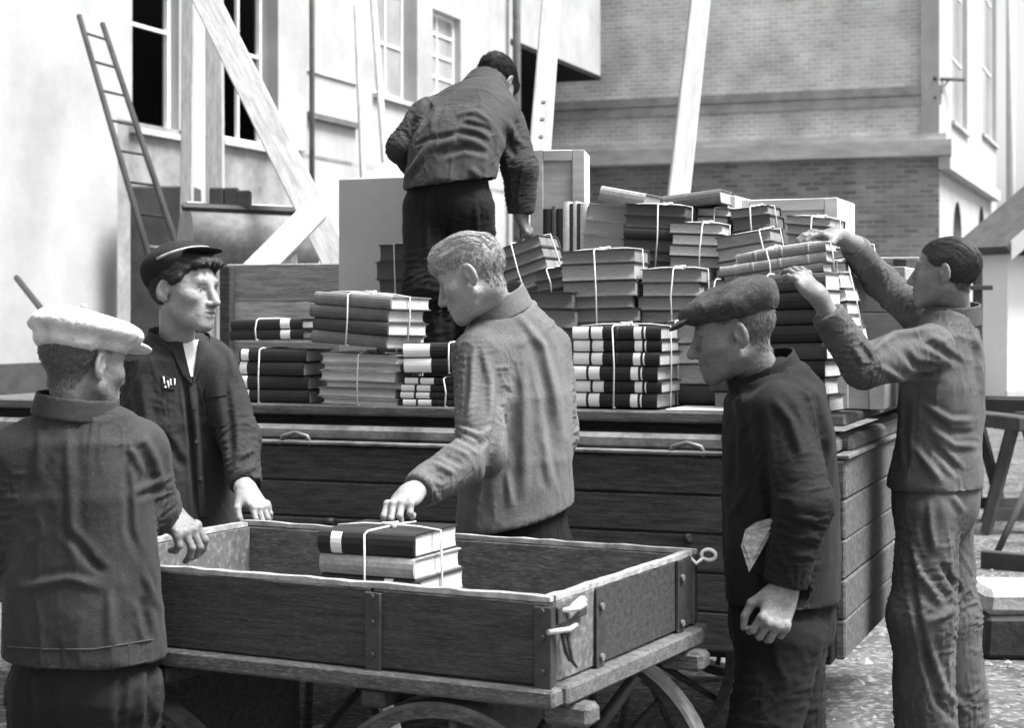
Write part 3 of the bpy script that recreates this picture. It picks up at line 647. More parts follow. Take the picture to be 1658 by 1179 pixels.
def bundle(label, base, rz, books, tilt=0.0, pitch=0.0, string=(0.0,), cross=True, jit=1.0, upright=False, sag=True):
    """books: list bottom to top of dict(L,D,T,c=cover tone, f=1 fore edge forward, w=[(x0,x1)] white patches as fractions of L, bands, clean)
    base: world point under the middle of the front edge"""
    t = thing('book_bundle', label, 'books', base, 0, 'tied bundles of books'); t.rotation_euler = (pitch, tilt, rz); t.rotation_mode = 'YXZ' if False else 'XYZ'
    z = 0; mx = my = 0; topD = 0
    for b in books:
        cm, pm, L, D, T = book_meshes(b['L'], b['D'], b['T'], b.get('c', .1), b.get('clean', 0), b.get('bands', 0))
        o = link('book', cm, t); g_ = random.uniform(-.045, .045)*jit
        dx = random.uniform(-.009, .009)*jit+b.get('dx', 0); dy = random.uniform(0, .008)*jit
        if b.get('f'): o.location = (dx, D+dy, z); o.rotation_euler = (0, 0, math.pi+g_)
        else: o.location = (dx, dy, z); o.rotation_euler = (0, 0, g_)
        link('page_block', pm, o)
        for (a, c) in b.get('w', ()): link('spine_label', spine_patch(a*L, c*L, T, label_m, 'spine_label'), o)
        for (a, c, v) in b.get('tone', ()): link('spine_band', spine_patch(a*L, c*L, T, cov(v), 'spine_band'), o)
        z += T+.0006; mx = max(mx, L/2+abs(b.get('dx', 0))); my = max(my, D)
    if string:
        r = .0027; y0, y1 = -.017, my+.008
        for s_ in string:
            x = s_*mx*2; k = random.uniform(-.01, .01)
            mb = MB(); mb.tube([(x, y0, z*.5), (x+k*.4, y0, .0), (x+k, my*.5, -.0005+r), (x+k, y1, .0), (x, y1, z*.5), (x, y1, z), (x+.003, my*.6, z+.003), (x+k, .0, z+.002), (x+k, y0, z-.004), (x, y0, z*.5)], r, 6, cap=False); mb.obj('string', twine_m, t)
        if cross:
            yy = my*.45; mb = MB(); x1 = mx+.006
            mb.tube([(-x1, yy, z*.5), (-x1, yy, z), (-x1*.5, yy+.004, z+.006), (0, yy, z+.007), (x1*.6, yy-.004, z+.006), (x1, yy, z), (x1+.002, yy+.003, z*.6), (x1, yy, 0)], r, 6); mb.obj('string', twine_m, t)
            mb = MB(); mb.tube([(string[0]*mx*2-.014, yy-.012, z+.010), (string[0]*mx*2, yy, z+.009), (string[0]*mx*2+.02, yy+.006, z+.012), (string[0]*mx*2+.03, yy-.03, z+.005)], r*1.4, 6); mb.obj('knot', twine_m, t)
    return t
def on_wagon(px, v, z=None, py=None):
    u = wagon_u(px, v); p = K-A_DIR*u+B_DIR*v
    p.z = z if z is not None else EYE-(py-HY)*p.y/F_PX
    return p
def pile(label, px0, px1, py0, py1, v, n, c, D=.22, z=None, vary=.25, rz=0.0, hmul=1.0, **kw):
    """bundle filling photo columns px0..px1, rows py0..py1 with its front edge at wagon depth v"""
    p = on_wagon((px0+px1)/2, v, z, py1); S = F_PX/p.y; L = (px1-px0)/S/math.cos(TH+rz if rz else TH)*hmul
    H = (p.z and (EYE-(py0-HY)*p.y/F_PX)-p.z)
    Ts = [random.uniform(1-vary, 1+vary) for _ in range(n)]; s_ = sum(Ts); Ts = [t_*H/s_ for t_ in Ts]
    ck = {k: kw.pop(k) for k in ('f', 'w', 'tone', 'bands', 'clean', 'pt') if k in kw}
    bk = []
    for i in range(n):
        cv = c if isinstance(c, (int, float)) else c[i % len(c)]; cv = round(cv*random.choice((.8, 1.0, 1.2)), 3)
        q_ = dict(ck)
        if 'pt' in q_: q_['clean'] = round(q_.pop('pt')*random.choice((1.0, 1.3, 1.7)), 3); q_['f'] = 1 if random.random() < .85 else 0
        bk.append(dict(L=L*random.uniform(.95, 1.0), D=D*random.uniform(.92, 1), T=max(Ts[i], .012), c=cv, **q_))
    kw['tilt'] = kw.get('tilt', 0)+random.uniform(-.03, .03)
    return bundle(label, p, -TH-rz+random.uniform(-.07, .07), bk, **kw)
PL = pile
# front row, left
pile('four dark volumes with white end labels beside the bareheaded man in dark cap', 383, 500, 567, 670, .02, 4, .012, z=BED, w=[(-.47, -.36)], string=(-.18,), cross=False, vary=.1)
pile('two dark volumes with a white label lying on top of the leftmost stack', 366, 497, 516, 566, .05, 2, .012, z=BED+.222, w=[(.2, .33)], string=(-.12,), cross=False, vary=.1)
pile('six thin pale-edged volumes under the tilted grey bundle', 514, 648, 574, 668, .0, 6, (.30, .16, .2, .32, .42, .38), z=BED, f=1, string=(-.0,), vary=.3, clean=1)
b2 = pile('four thick grey volumes roped together, tilted on the front edge', 498, 632, 476, 572, -.005, 4, (.13, .035, .11, .15), D=.22, z=BED+.205, rz=R(14), tilt=R(3.5), pitch=R(-1), string=(.0,), vary=.08, clean=1)
pile('two thick black volumes with white spine ends beside fair-haired man', 655, 775, 556, 613, .0, 2, .01, z=BED+.114, w=[(-.5, -.12)], string=(.12,), cross=False, vary=.08)
pile('four thin black volumes with white ribbed spine ends at the bed edge', 650, 772, 613, 668, .0, 4, .01, z=BED, w=[(-.5, -.1)], string=(.12,), bands=1, cross=False, vary=.08)
# front row, right
pile('six black volumes with white spine ends and labels by the flat-capped man', 926, 1068, 531, 642, .03, 6, .008, z=BED+.006, w=[(-.5, -.16), (.2, .33)], string=(.0,), cross=True, vary=.12, bands=1)
pile('pale upper bundle of four volumes behind the black and white ones', 1074, 1162, 522, 622, .30, 4, (.06, .1, .05), z=BED+.006, pt=.36, string=(-.2,), vary=.15)
sh = MB(); sh.bbox((-wagon_u(1075, .0), .02, BED+.002), (-wagon_u(1195, .0), .27, BED+.0055), .001); sh.obj('paper_sheet', mat('white_paper', .85, .8, .05, 8), label='white paper sheet on the wagon bed beside the black volumes', cat='paper').matrix_basis = wg.matrix_basis.copy() if False else Matrix.Translation((K.x, K.y, 0)) @ Matrix.Rotation(-TH, 4, 'Z')
pile('mid grey stack half hidden behind the head with the flat cap', 1150, 1250, 470, 622, .20, 6, (.03, .05), z=BED, pt=.16, string=(.1,))
pile('tall stack of dark volumes with pale edges below the raised hand', 1232, 1338, 447, 645, .06, 8, (.012, .03, .012, .05), D=.17, z=BED, rz=R(7), tilt=R(-2), tone=[(-.5, -.42, .35)], string=(-.3,), cross=False, vary=.1, clean=1)
pile('right end stack of pale volumes leaning behind the raised hand', 1318, 1384, 425, 655, .42, 8, (.05, .1, .03), z=BED, tilt=R(-3), string=(.25,), vary=.3, pt=.36)
# second row
pile('dark grey stack behind the shoulder of the fair-haired man', 842, 932, 476, 655, .34, 6, (.02, .04), z=BED, pt=.11, string=None, cross=False)
pile('hidden lower grey stack behind the black and white volumes', 936, 1050, 545, 655, .36, 4, (.13, .1), z=BED, string=(.1,))
pile('tall string-tied bundle of six grey volumes in the middle of pile', 910, 1030, 407, 542, .36, 6, (.14, .16, .17, .30, .18, .2), py_=0 if False else None, string=(.0,), vary=.22, z=BED+.256) if False else None
pile('tall string-tied bundle of six grey volumes in the middle of pile', 908, 1030, 407, 545, .38, 6, (.05, .03, .06), string=(.0,), vary=.22, pt=.20)
pile('grey bundle of four volumes with slack string left of flat cap', 1034, 1132, 436, 524, .42, 4, (.04, .06), string=(.05,), vary=.15, pt=.2)
pile('plain lower grey stack under the slack-string bundle', 1036, 1140, 526, 655, .44, 4, (.03, .05), z=BED, pt=.2, string=None, cross=False)
# third row on the packing cases
pile('pale-edged bundle standing behind the far raised hand', 1268, 1338, 352, 420, .82, 4, (.04, .08), tilt=R(4), string=(.1,), pt=.3)
pile('small dark bundle on the rear case left of wide carton', 1182, 1246, 336, 392, .90, 3, (.02, .05), tilt=R(-5), string=(.1,), pt=.12)
pile('low grey bundle at the far right edge of the pile', 1352, 1412, 398, 450, .62, 3, (.03, .06), tilt=R(-7), string=(.1,), pt=.25)
pile('small grey leaning bundle squeezed behind the peak of the flat cap', 1112, 1180, 452, 522, .52, 4, (.04, .06), tilt=R(5), string=(.1,), pt=.25)
pile('slumped pale bundle leaning outward at the right end of pile', 1330, 1388, 445, 560, .30, 5, (.05, .08), tilt=R(-13), string=(-.2,), pt=.4)
pile('thin grey bundle lying slanted under the ridged one', 1172, 1268, 428, 470, .40, 3, (.2, .12, .26), tilt=R(-4), string=(.2,), clean=1)
pile('worn pale bundle wedged between dark top bundle and cartons', 1100, 1180, 338, 380, .95, 3, (.06, .1), tilt=R(4), string=(.2,), pt=.4)
pile('small dark leaning bundle wedged left of the tall tied one', 868, 918, 436, 482, .50, 3, (.03, .04), tilt=R(-9), string=(.1,), pt=.13)
pile('bundle of five grey volumes toppled against the stooping man', 806, 905, 392, 486, .62, 5, (.04, .06, .03), tilt=R(-17), string=(.0,), vary=.15, pt=.17)
pile('bundle of five dark grey volumes, string round its middle, near the top', 1004, 1102, 334, 440, .74, 6, (.02, .012), tilt=R(3), string=(.1,), vary=.12, pt=.075)
pile('five thick volumes with pale page edges out, right of pile top', 1080, 1166, 362, 452, .70, 5, (.04, .06), tilt=R(3), string=(.1,), vary=.12, pt=.36)
pile('three grey volumes tied with white cord at the right of pile', 1166, 1258, 376, 440, .56, 3, (.05, .08, .04), tilt=R(-8), string=(.32,), vary=.1, pt=.22)
pile('ridged grey bundle being lifted by the man with raised arms', 1196, 1336, 402, 450, .12, 3, (.14, .22, .16), D=.2, tilt=R(-8), string=(-.1,), vary=.1, bands=1)
# top of pile
pile('three pale thick volumes with page edges out at pile top', 938, 1002, 330, 408, 1.0, 3, (.40, .42, .36), tilt=R(6), f=1, string=None, vary=.1)
pile('single grey volume lying slanted on top of the pile', 966, 1040, 306, 330, .92, 1, .28, tilt=R(10), string=None)
pile('flat dark-covered volume slanting up against pale boxes', 1078, 1168, 312, 334, .9, 1, .10, tilt=R(-7), string=None)
up = thing('upright_books', 'row of upright volumes with white spines beside the stooping man', 'books', on_wagon(912, 1.05, None, 408), -TH, 'tied bundles of books')
x_ = -.085
for k, (tt, cv, hh) in enumerate(((.035, .012, .17), (.02, .1, .18), (.022, .015, .17), (.028, .6, .195), (.012, .03, .19), (.016, .6, .195), (.012, .05, .19), (.03, .6, .19), (.02, .03, .18))):
    cm, pm, L, D, T = book_meshes(hh, .14, tt, cv, 1, 0); o = link('book', cm, up, (x_+T, 0, hh/2), (0, R(-90), 0)); link('page_block', pm, o); x_ += T+.001
pile('dark column of volumes standing beside the legs of stooping man', 612, 662, 397, 655, .95, 9, (.015, .03), z=BED, string=(.2,), vary=.2, pt=.06)
# bundle in the handcart
tp = P(596, 940, 4.22)
bk = [dict(L=.255, D=.215, T=.044, c=.05, clean=0), dict(L=.255, D=.215, T=.044, c=.1, clean=0), dict(L=.27, D=.23, T=.052, c=.02, w=[(.15, .24)], clean=1), dict(L=.265, D=.23, T=.05, c=.30, f=0, clean=1), dict(L=.255, D=.235, T=.058, c=.012, w=[(-.36, -.25)], clean=1)]
cbu = bundle('five folio volumes tied with string inside the handcart', Vector((tp.x, tp.y, FLO)), -R(25), bk, string=(-.0,), cross=True, jit=.8)

# ------------------------------------------------------------------ packing cases on the wagon
case_m = mat('packing_case', .30, .8, .22, 6, stretch=(1, 3, 6), bump=.001, bscale=60)
case_l = mat('packing_case_pale', .55, .8, .15, 6, stretch=(1, 3, 6), bump=.001, bscale=60)
def packing_case(label, px0, px1, z0, z1, v, depth, m=case_m, m_end=None, boards=3, frame=True, rz=0.0, name='packing_case'):
    p = on_wagon((px0+px1)/2, v, z0); L = (px1-px0)*p.y/F_PX/math.cos(TH); t = thing(name, label, 'crate', p, -TH+rz)
    H = z1-z0; nb = boards
    mb = MB(); mb.box((-L/2+.012, .012, .004), (L/2-.012, depth-.012, H-.016)); mb.obj('core', m_end or m, t)
    for i in range(nb):
        a, b = i*H/nb+.001, (i+1)*H/nb-.003
        plank(t, (-L/2, 0, a), (L/2, .0115, b), m, 'board', .002); plank(t, (L/2-.0115, .0125, a), (L/2, depth-.0125, b), m_end or m, 'board', .002); plank(t, (-L/2, .0125, a), (-L/2+.0115, depth-.0125, b), m_end or m, 'board', .002)
    plank(t, (-L/2+.001, .001, H-.015), (L/2-.001, depth-.001, H), m_end or m, 'lid', .002)
    if frame:
        for x in (-L/2, L/2-.05): plank(t, (x, -.013, .0), (x+.05, -.001, H), m, 'batten', .002)
        plank(t, (-L/2+.051, -.0125, H-.045), (L/2-.051, -.001, H-.002), m, 'batten', .002)
    return t
Z1 = BED+.40
packing_case('long low packing case buried under middle of the book pile', 800, 1010, BED+.001, Z1, .66, .9, boards=4, frame=False)
packing_case('long low packing case buried under right of the book pile', 1015, 1290, BED+.001, Z1-.03, .68, .9, boards=4, frame=False)
zc = lambda px, py, v: on_wagon(px, v, None, py).z
packing_case('upright framed crate with end lightened as if sunlit at top of the pile', 862, 944, Z1+.003, zc(900, 243, 1.25), 1.25, .30, m_end=mat('sunlit_end_tone', .8, .7, .08, 6), boards=2, rz=R(14))  # ends and lid coloured white to paint in light from the right
packing_case('small pale carton right of the dark bundles at pile top', 1098, 1190, Z1-.02, zc(1140, 318, 1.10), 1.10, .4, m=case_l, boards=2, frame=True)
packing_case('wide pale carton at the right rear of the pile', 1197, 1352, Z1-.02, zc(1270, 322, 1.2), 1.2, .38, m=case_l, boards=2, frame=True)
packing_case('grey board case at the tail of the wagon beneath raised arms', 1378, 1462, BED+.001, zc(1420, 432, .75), .75, .5, boards=3, frame=False)
packing_case('low slatted case at the rear corner of wagon bed', 1352, 1430, BED+.001, zc(1400, 585, .3), .32, .3, m=case_l, boards=1, frame=True)
packing_case('tall grey case standing on the wagon left of stooping man', 546, 664, BED+.001, zc(605, 288, 1.45), 1.45, .42, m=mat('case_grey', .34, .85, .08, 4), boards=1, frame=False, name='tall_case')
# white cloth heaped on the tall case
pc = on_wagon(612, 1.5, None, 285); n_ = 22; vs = []; 
for j in range(n_):
    for i in range(n_):
        a, b = i/(n_-1)*2-1, j/(n_-1)*2-1; r_ = max(abs(a), abs(b))
        h_ = .10*max(0, 1-((a-.25)**2+b*b)**.5*.95)**.8+.03*math.exp(-((a+.5)**2+b*b)*6)
        vs.append((a*.155, .2+b*.16, max(h_, 0)+.004+.006*math.sin(a*9+b*5)*(1-r_)))
mb = MB(); mb.add(vs, [(j*n_+i, j*n_+i+1, (j+1)*n_+i+1, (j+1)*n_+i) for j in range(n_-1) for i in range(n_-1)], True)
rim_ = [i for i in range(n_)]+[(j+1)*n_-1 for j in range(1, n_)]+[n_*n_-1-i for i in range(1, n_)]+[(n_-1-j)*n_ for j in range(1, n_-1)]
o0 = len(mb.v); mb.v += [(mb.v[i][0], mb.v[i][1], 0) for i in rim_]; mb.f += [(rim_[k], rim_[(k+1) % len(rim_)], o0+(k+1) % len(rim_), o0+k) for k in range(len(rim_))]; mb.sm += [True]*len(rim_)
cl = mb.obj('cloth', mat('white_cloth', .82, .9, .08, 6, bump=.003, bscale=20), label='white cloth heaped on top of the tall grey case', cat='cloth'); cl.location = (pc.x, pc.y-.05, zc(605, 288, 1.45)+.002); cl.rotation_euler = (0, 0, -TH)
# ------------------------------------------------------------------ people: bodies and clothes grown as smooth implicit surfaces
from mathutils.bvhtree import BVHTree
class Vol:
    def __init__(s, lo, hi, h):
        s.lo = np.array(lo, float); s.h = h; n = np.ceil((np.array(hi)-s.lo)/h).astype(int)+1; s.n = n
        s.ax = [(s.lo[i]+h*np.arange(n[i])).astype(np.float32) for i in range(3)]; s.f = np.full(n, .06, np.float32)
    def sl(s, lo, hi, m):
        r = []
        for i in range(3):
            a = int(max(0, math.floor((lo[i]-m-s.lo[i])/s.h))); b = int(min(s.n[i], math.ceil((hi[i]+m-s.lo[i])/s.h)+1)); r.append(slice(a, max(a, b)))
        return tuple(r)
    def xyz(s, r): return s.ax[0][r[0]][:, None, None], s.ax[1][r[1]][None, :, None], s.ax[2][r[2]][None, None, :]
    def add(s, pr, k=.02):
        r = s.sl(pr[0], pr[1], .06); 
        if any(q.stop <= q.start for q in r): return s
        d = pr[2](*s.xyz(r)); a = s.f[r]; h = np.clip(.5+.5*(a-d)/k, 0, 1); s.f[r] = a*(1-h)+d*h-k*h*(1-h); return s
    def cut(s, pr, k=.01):
        r = s.sl(pr[0], pr[1], .06)
        if any(q.stop <= q.start for q in r): return s
        d = -pr[2](*s.xyz(r)); a = s.f[r]; h = np.clip(.5-.5*(a-d)/k, 0, 1); s.f[r] = a*(1-h)+d*h+k*h*(1-h); return s
    def keep(s, fn): s.f = np.maximum(s.f, np.broadcast_to(fn(s.ax[0][:, None, None], s.ax[1][None, :, None], s.ax[2][None, None, :]), s.f.shape)).astype(np.float32); return s
def cap(a, b, ra, rb):
    a = np.array(a, float); b = np.array(b, float); d = b-a; L2 = max(d@d, 1e-9); m = max(ra, rb)
    def f(x, y, z):
        t = np.clip(((x-a[0])*d[0]+(y-a[1])*d[1]+(z-a[2])*d[2])/L2, 0, 1)
        return np.sqrt((x-a[0]-t*d[0])**2+(y-a[1]-t*d[1])**2+(z-a[2]-t*d[2])**2)-(ra+(rb-ra)*t)
    return (np.minimum(a, b)-m, np.maximum(a, b)+m, f)
def ell(c, r, Rm=None):
    c = np.array(c, float); r = np.array(r, float); Rm = np.eye(3) if Rm is None else np.array(Rm); e = np.abs(Rm)@r
    def f(x, y, z):
        q = [(x-c[0])*Rm[0, i]+(y-c[1])*Rm[1, i]+(z-c[2])*Rm[2, i] for i in range(3)]
        k0 = np.sqrt(sum((q[i]/r[i])**2 for i in range(3))); k1 = np.sqrt(sum((q[i]/r[i]**2)**2 for i in range(3)))+1e-6
        return k0*(k0-1)/k1
    return (c-e, c+e, f)
def ecap(a, b, ra, rb, side, flat=1.0):
    """tapered limb with elliptical section: ra=(half width along side, half depth)"""
    a = np.array(a, float); b = np.array(b, float); d = b-a; L = max(np.linalg.norm(d), 1e-6); w_ = d/L
    u = np.array(side, float); u = u-w_*(u@w_); u /= np.linalg.norm(u); n = np.cross(w_, u); m = max(*ra, *rb)
    def f(x, y, z):
        X, Y, Z = x-a[0], y-a[1], z-a[2]; h = X*w_[0]+Y*w_[1]+Z*w_[2]; t = np.clip(h/L, 0, 1); e = (h-t*L)*flat
        pu = X*u[0]+Y*u[1]+Z*u[2]; pn = X*n[0]+Y*n[1]+Z*n[2]; ru = ra[0]+(rb[0]-ra[0])*t; rn = ra[1]+(rb[1]-ra[1])*t; rm = np.minimum(ru, rn)
        k0 = np.sqrt((pu/ru)**2+(pn/rn)**2+(e/rm)**2); k1 = np.sqrt((pu/ru**2)**2+(pn/rn**2)**2+(e/rm**2)**2)+1e-6
        return k0*(k0-1)/k1
    return (np.minimum(a, b)-m, np.maximum(a, b)+m, f)
def nets(vol):
    f = vol.f; s = f < 0; n = np.array(f.shape)-1
    sub = lambda a, i, j, k: a[i:n[0]+i, j:n[1]+j, k:n[2]+k]
    cnt = sum(sub(s, i, j, k).astype(np.int8) for i in (0, 1) for j in (0, 1) for k in (0, 1))
    act = (cnt > 0) & (cnt < 8); idx = np.full(n, -1, np.int64); I = np.argwhere(act); idx[act] = np.arange(len(I))
    cr = [(i, j, k) for i in (0, 1) for j in (0, 1) for k in (0, 1)]
    V = np.stack([f[I[:, 0]+c[0], I[:, 1]+c[1], I[:, 2]+c[2]] for c in cr], 1); pos = np.zeros((len(I), 3)); w_ = np.zeros(len(I))
    for a in range(8):
        for b in range(a+1, 8):
            if sum(abs(cr[a][q]-cr[b][q]) for q in range(3)) != 1: continue
            va, vb = V[:, a], V[:, b]; m = (va < 0) != (vb < 0); t = np.where(m, va/np.where(m, va-vb, 1), 0)
            pos += np.where(m[:, None], np.array(cr[a])+t[:, None]*(np.array(cr[b])-np.array(cr[a])), 0); w_ += m
    pos = (pos/w_[:, None]+I)*vol.h+vol.lo; F = []
    for ax in range(3):
        o = [q for q in range(3) if q != ax]; sh = [slice(None)]*3; s2 = [slice(None)]*3; sh[ax] = slice(0, -1); s2[ax] = slice(1, None)
        A_, B_ = s[tuple(sh)], s[tuple(s2)]; E_ = np.argwhere(A_ != B_); E_ = E_[(E_[:, o[0]] > 0) & (E_[:, o[1]] > 0) & (E_[:, o[0]] < n[o[0]]) & (E_[:, o[1]] < n[o[1]])]
        def cell(d0, d1): q = E_.copy(); q[:, o[0]] += d0; q[:, o[1]] += d1; return idx[q[:, 0], q[:, 1], q[:, 2]]
        Q_ = np.stack([cell(-1, -1), cell(0, -1), cell(0, 0), cell(-1, 0)], 1); fl = A_[E_[:, 0], E_[:, 1], E_[:, 2]] ^ (ax == 1)
        Q_[~fl] = Q_[~fl][:, ::-1]; F.append(Q_)
    return pos, np.concatenate(F)
def normals(v, f):
    a = v[f[:, 2]]-v[f[:, 0]]; b = v[f[:, 3]]-v[f[:, 1]]; n = np.cross(a, b); out = np.zeros_like(v)
    for c in range(4):
        for k in range(3): out[:, k] += np.bincount(f[:, c], n[:, k], len(v))
    return out/(np.linalg.norm(out, axis=1)[:, None]+1e-12)
def relax(v, f, it=2, w_=.5):
    e = np.concatenate([f[:, [0, 1]], f[:, [1, 2]], f[:, [2, 3]], f[:, [3, 0]]]); deg = np.bincount(e[:, 0], minlength=len(v))+np.bincount(e[:, 1], minlength=len(v))
    for _ in range(it):
        a = np.zeros_like(v)
        for k in range(3): a[:, k] = np.bincount(e[:, 0], v[e[:, 1], k], len(v))+np.bincount(e[:, 1], v[e[:, 0], k], len(v))
        v = v+(a/np.maximum(deg, 1)[:, None]-v)*w_
    return v
def np_mesh(name, v, f, m):
    me = bpy.data.meshes.new(name); me.vertices.add(len(v)); me.vertices.foreach_set('co', v.astype(np.float32).ravel())
    me.loops.add(f.size); me.loops.foreach_set('vertex_index', f.astype(np.int32).ravel()); me.polygons.add(len(f))
    me.polygons.foreach_set('loop_start', np.arange(0, f.size, 4, dtype=np.int32)); me.polygons.foreach_set('use_smooth', np.ones(len(f), bool)); me.update(calc_edges=True); me.validate()
    me.materials.append(m); return me
def pix(v): return np.stack([CX+F_PX*v[:, 0]/v[:, 1], HY-F_PX*(v[:, 2]-EYE)/v[:, 1]], 1)
def seg_dist(p, pts):
    best = np.full(len(p), 1e9)
    for a, b in zip(pts, pts[1:]):
        a = np.array(a, float); d = np.array(b, float)-a; t = np.clip(((p-a)@d)/max(d@d, 1e-9), 0, 1); best = np.minimum(best, np.linalg.norm(p-a-t[:, None]*d, axis=1))
    return best
def seg_t(p, pts):
    a = np.array(pts[0], float); d = np.array(pts[-1], float)-a; return np.clip(((p-a)@d)/max(d@d, 1e-9), 0, 1)
def sculpt(v, f, strokes):
    """press folds into the camera-facing side along drawn lines: (height mm, width px, points)"""
    n = normals(v, f); px = pix(v); view = v-np.array([0, 0, EYE]); view /= np.linalg.norm(view, axis=1)[:, None]
    face = np.clip(-(n*view).sum(1)*2.5+.4, 0, 1); d = np.zeros(len(v))
    for h, w_, pts in strokes:
        q = seg_dist(px, pts)
        L = np.linalg.norm(np.array(pts[-1], float)-np.array(pts[0], float))+1e-6
        h = h*1.5; w_ = w_*.85; wob = w_*(1+.25*noise_np(v*30, 5))
        tt = seg_t(px, pts); h = h*np.clip(np.minimum(tt, 1-tt)/.25, .05, 1); d += h*.001*(np.exp(-(q/wob)**2)-.35*np.exp(-((q-1.8*w_)/wob)**2))
    return v+n*(d*face)[:, None]
def cloth(v, f, limbs=(), amp=1.0, seed=0, vert=(1, 1, .3), sc=11.0):
    """broad drape, creases and bunching at the bends of each limb"""
    n = normals(v, f); q = v*np.array(vert); wp = np.stack([noise_np(v*6, seed+k) for k in range(3)], 1)*.05
    d = .0040*noise_np((q+wp)*sc*.8, seed)+.0045*((1-np.abs(noise_np((q+wp)*sc*1.3, seed+1)))**4-.3)+.0008*noise_np((v+wp)*45, seed+2)+.0016*((1-np.abs(noise_np((v+wp)*np.array([26, 26, 14]), seed+9)))**4-.2)
    for (pts, r, bend, la) in limbs:
        P_ = [np.array(p) for p in pts]; best = np.full(len(v), 1e9); arc = np.zeros(len(v)); acc = 0
        for a, b in zip(P_, P_[1:]):
            dd = b-a; L = np.linalg.norm(dd); t = np.clip(((v-a)@dd)/(L*L), 0, 1); ds = np.linalg.norm(v-a-t[:, None]*dd, axis=1); u = ds < best; best = np.where(u, ds, best); arc = np.where(u, acc+t*L, arc); acc += L
        msk = np.clip((r*1.5-best)/(r*.3), 0, 1)
        bs = 0
        for (s0, wid, h) in bend: bs = bs+h*np.exp(-((arc-s0)/wid)**2)
        ph = arc/la*2*math.pi+4.5*noise_np(v*8, seed+4)+2.0*noise_np(v*19, seed+5)
        env = np.clip(.5+.9*noise_np(v*13, seed+7), 0, 1); d += msk*bs*env*(.4*np.sin(ph)+.6*((1-np.abs(np.sin(ph*.5+1.2)))**2)-.2)
    return v+n*(d*amp)[:, None]
def buckle(v0, f, limbs=(), seed=0, its=120, slack=(.08, .042), puff=.024, dent=.008, seed_amp=.005, start=None, bend=.014):
    """let the cloth be a little longer than the body it covers and find its folds: length constraints, bending, weight"""
    n0 = normals(v0, f); e = np.concatenate([f[:, [0, 1]], f[:, [1, 2]], f[:, [2, 3]], f[:, [3, 0]]]); e = np.unique(np.sort(e, 1), axis=0); dg = np.concatenate([f[:, [0, 2]], f[:, [1, 3]]]); E_ = np.concatenate([e, dg])
    a, b = E_[:, 0], E_[:, 1]; d0 = v0[b]-v0[a]; L0 = np.linalg.norm(d0, axis=1)+1e-9; m = (v0[a]+v0[b])/2; horiz = 1-np.abs(d0[:, 2])/L0
    st = slack[1]+(slack[0]-slack[1])*horiz; st = st*(1+.7*noise_np(m*5, seed+11)); near = np.zeros(len(E_)); 
    for (pts, r, bnd, la) in limbs:
        P_ = [np.array(p) for p in pts]; best = np.full(len(E_), 1e9); arc = np.zeros(len(E_)); ax = np.zeros((len(E_), 3)); acc = 0
        for p, q in zip(P_, P_[1:]):
            dd = q-p; L = np.linalg.norm(dd); t = np.clip(((m-p)@dd)/(L*L), 0, 1); ds = np.linalg.norm(m-p-t[:, None]*dd, axis=1); u = ds < best; best = np.where(u, ds, best); arc = np.where(u, acc+t*L, arc); ax = np.where(u[:, None], dd/L, ax); acc += L
        al = np.abs((d0*ax).sum(1))/L0; w_ = sum(h*110*np.exp(-((arc-s0)/(wid*1.3))**2) for s0, wid, h in bnd); k = np.clip((r*1.45-best)/(r*.3), 0, 1)
        st = st*(1-k)+k*(al*(.045+.13*w_)+(1-al)*.045)*(1+.5*noise_np(m*7, seed+12))
    rest = L0*(1+np.maximum(st, 0)); deg = np.bincount(a, minlength=len(v0))+np.bincount(b, minlength=len(v0)); de = np.bincount(e[:, 0], minlength=len(v0))+np.bincount(e[:, 1], minlength=len(v0))
    q = v0*np.array([1, 1, .45]); v = (v0 if start is None else start)+n0*(seed_amp*1.6*noise_np(q*11, seed)+seed_amp*.5*noise_np(v0*np.array([22, 22, 12]), seed+1))[:, None]
    N = len(v0)
    for it in range(its):
        d = v[b]-v[a]; L = np.linalg.norm(d, axis=1)+1e-9; c = d*(.5*(L-rest)/L)[:, None]; mv = np.zeros_like(v)
        for k in range(3): mv[:, k] = np.bincount(a, c[:, k], N)-np.bincount(b, c[:, k], N)
        v = v+mv*(1.5/np.maximum(deg, 1))[:, None]
        av = np.zeros_like(v)
        for k in range(3): av[:, k] = np.bincount(e[:, 0], v[e[:, 1], k], N)+np.bincount(e[:, 1], v[e[:, 0], k], N)
        v = v+(av/np.maximum(de, 1)[:, None]-v)*(bend*2.6 if it < its*.65 else bend); v[:, 2] -= .00004
        o = v-v0; s_ = (o*n0).sum(1); t = o-n0*s_[:, None]; tl = np.linalg.norm(t, axis=1)+1e-9; t *= np.minimum(1, .014/tl)[:, None]; v = v0+t+n0*np.clip(s_, -dent, puff)[:, None]
    return v
def facing(phi, pitch=0.0, roll=0.0):
    c, s_ = math.cos(phi), math.sin(phi); r = Vector((c, -s_, 0)); f = Vector((s_*math.cos(pitch), c*math.cos(pitch), -math.sin(pitch))); u = r.cross(f)
    if roll: q = Matrix.Rotation(roll, 3, f); r = q @ r; u = q @ u
    return np.array([[r.x, f.x, u.x], [r.y, f.y, u.y], [r.z, f.z, u.z]])
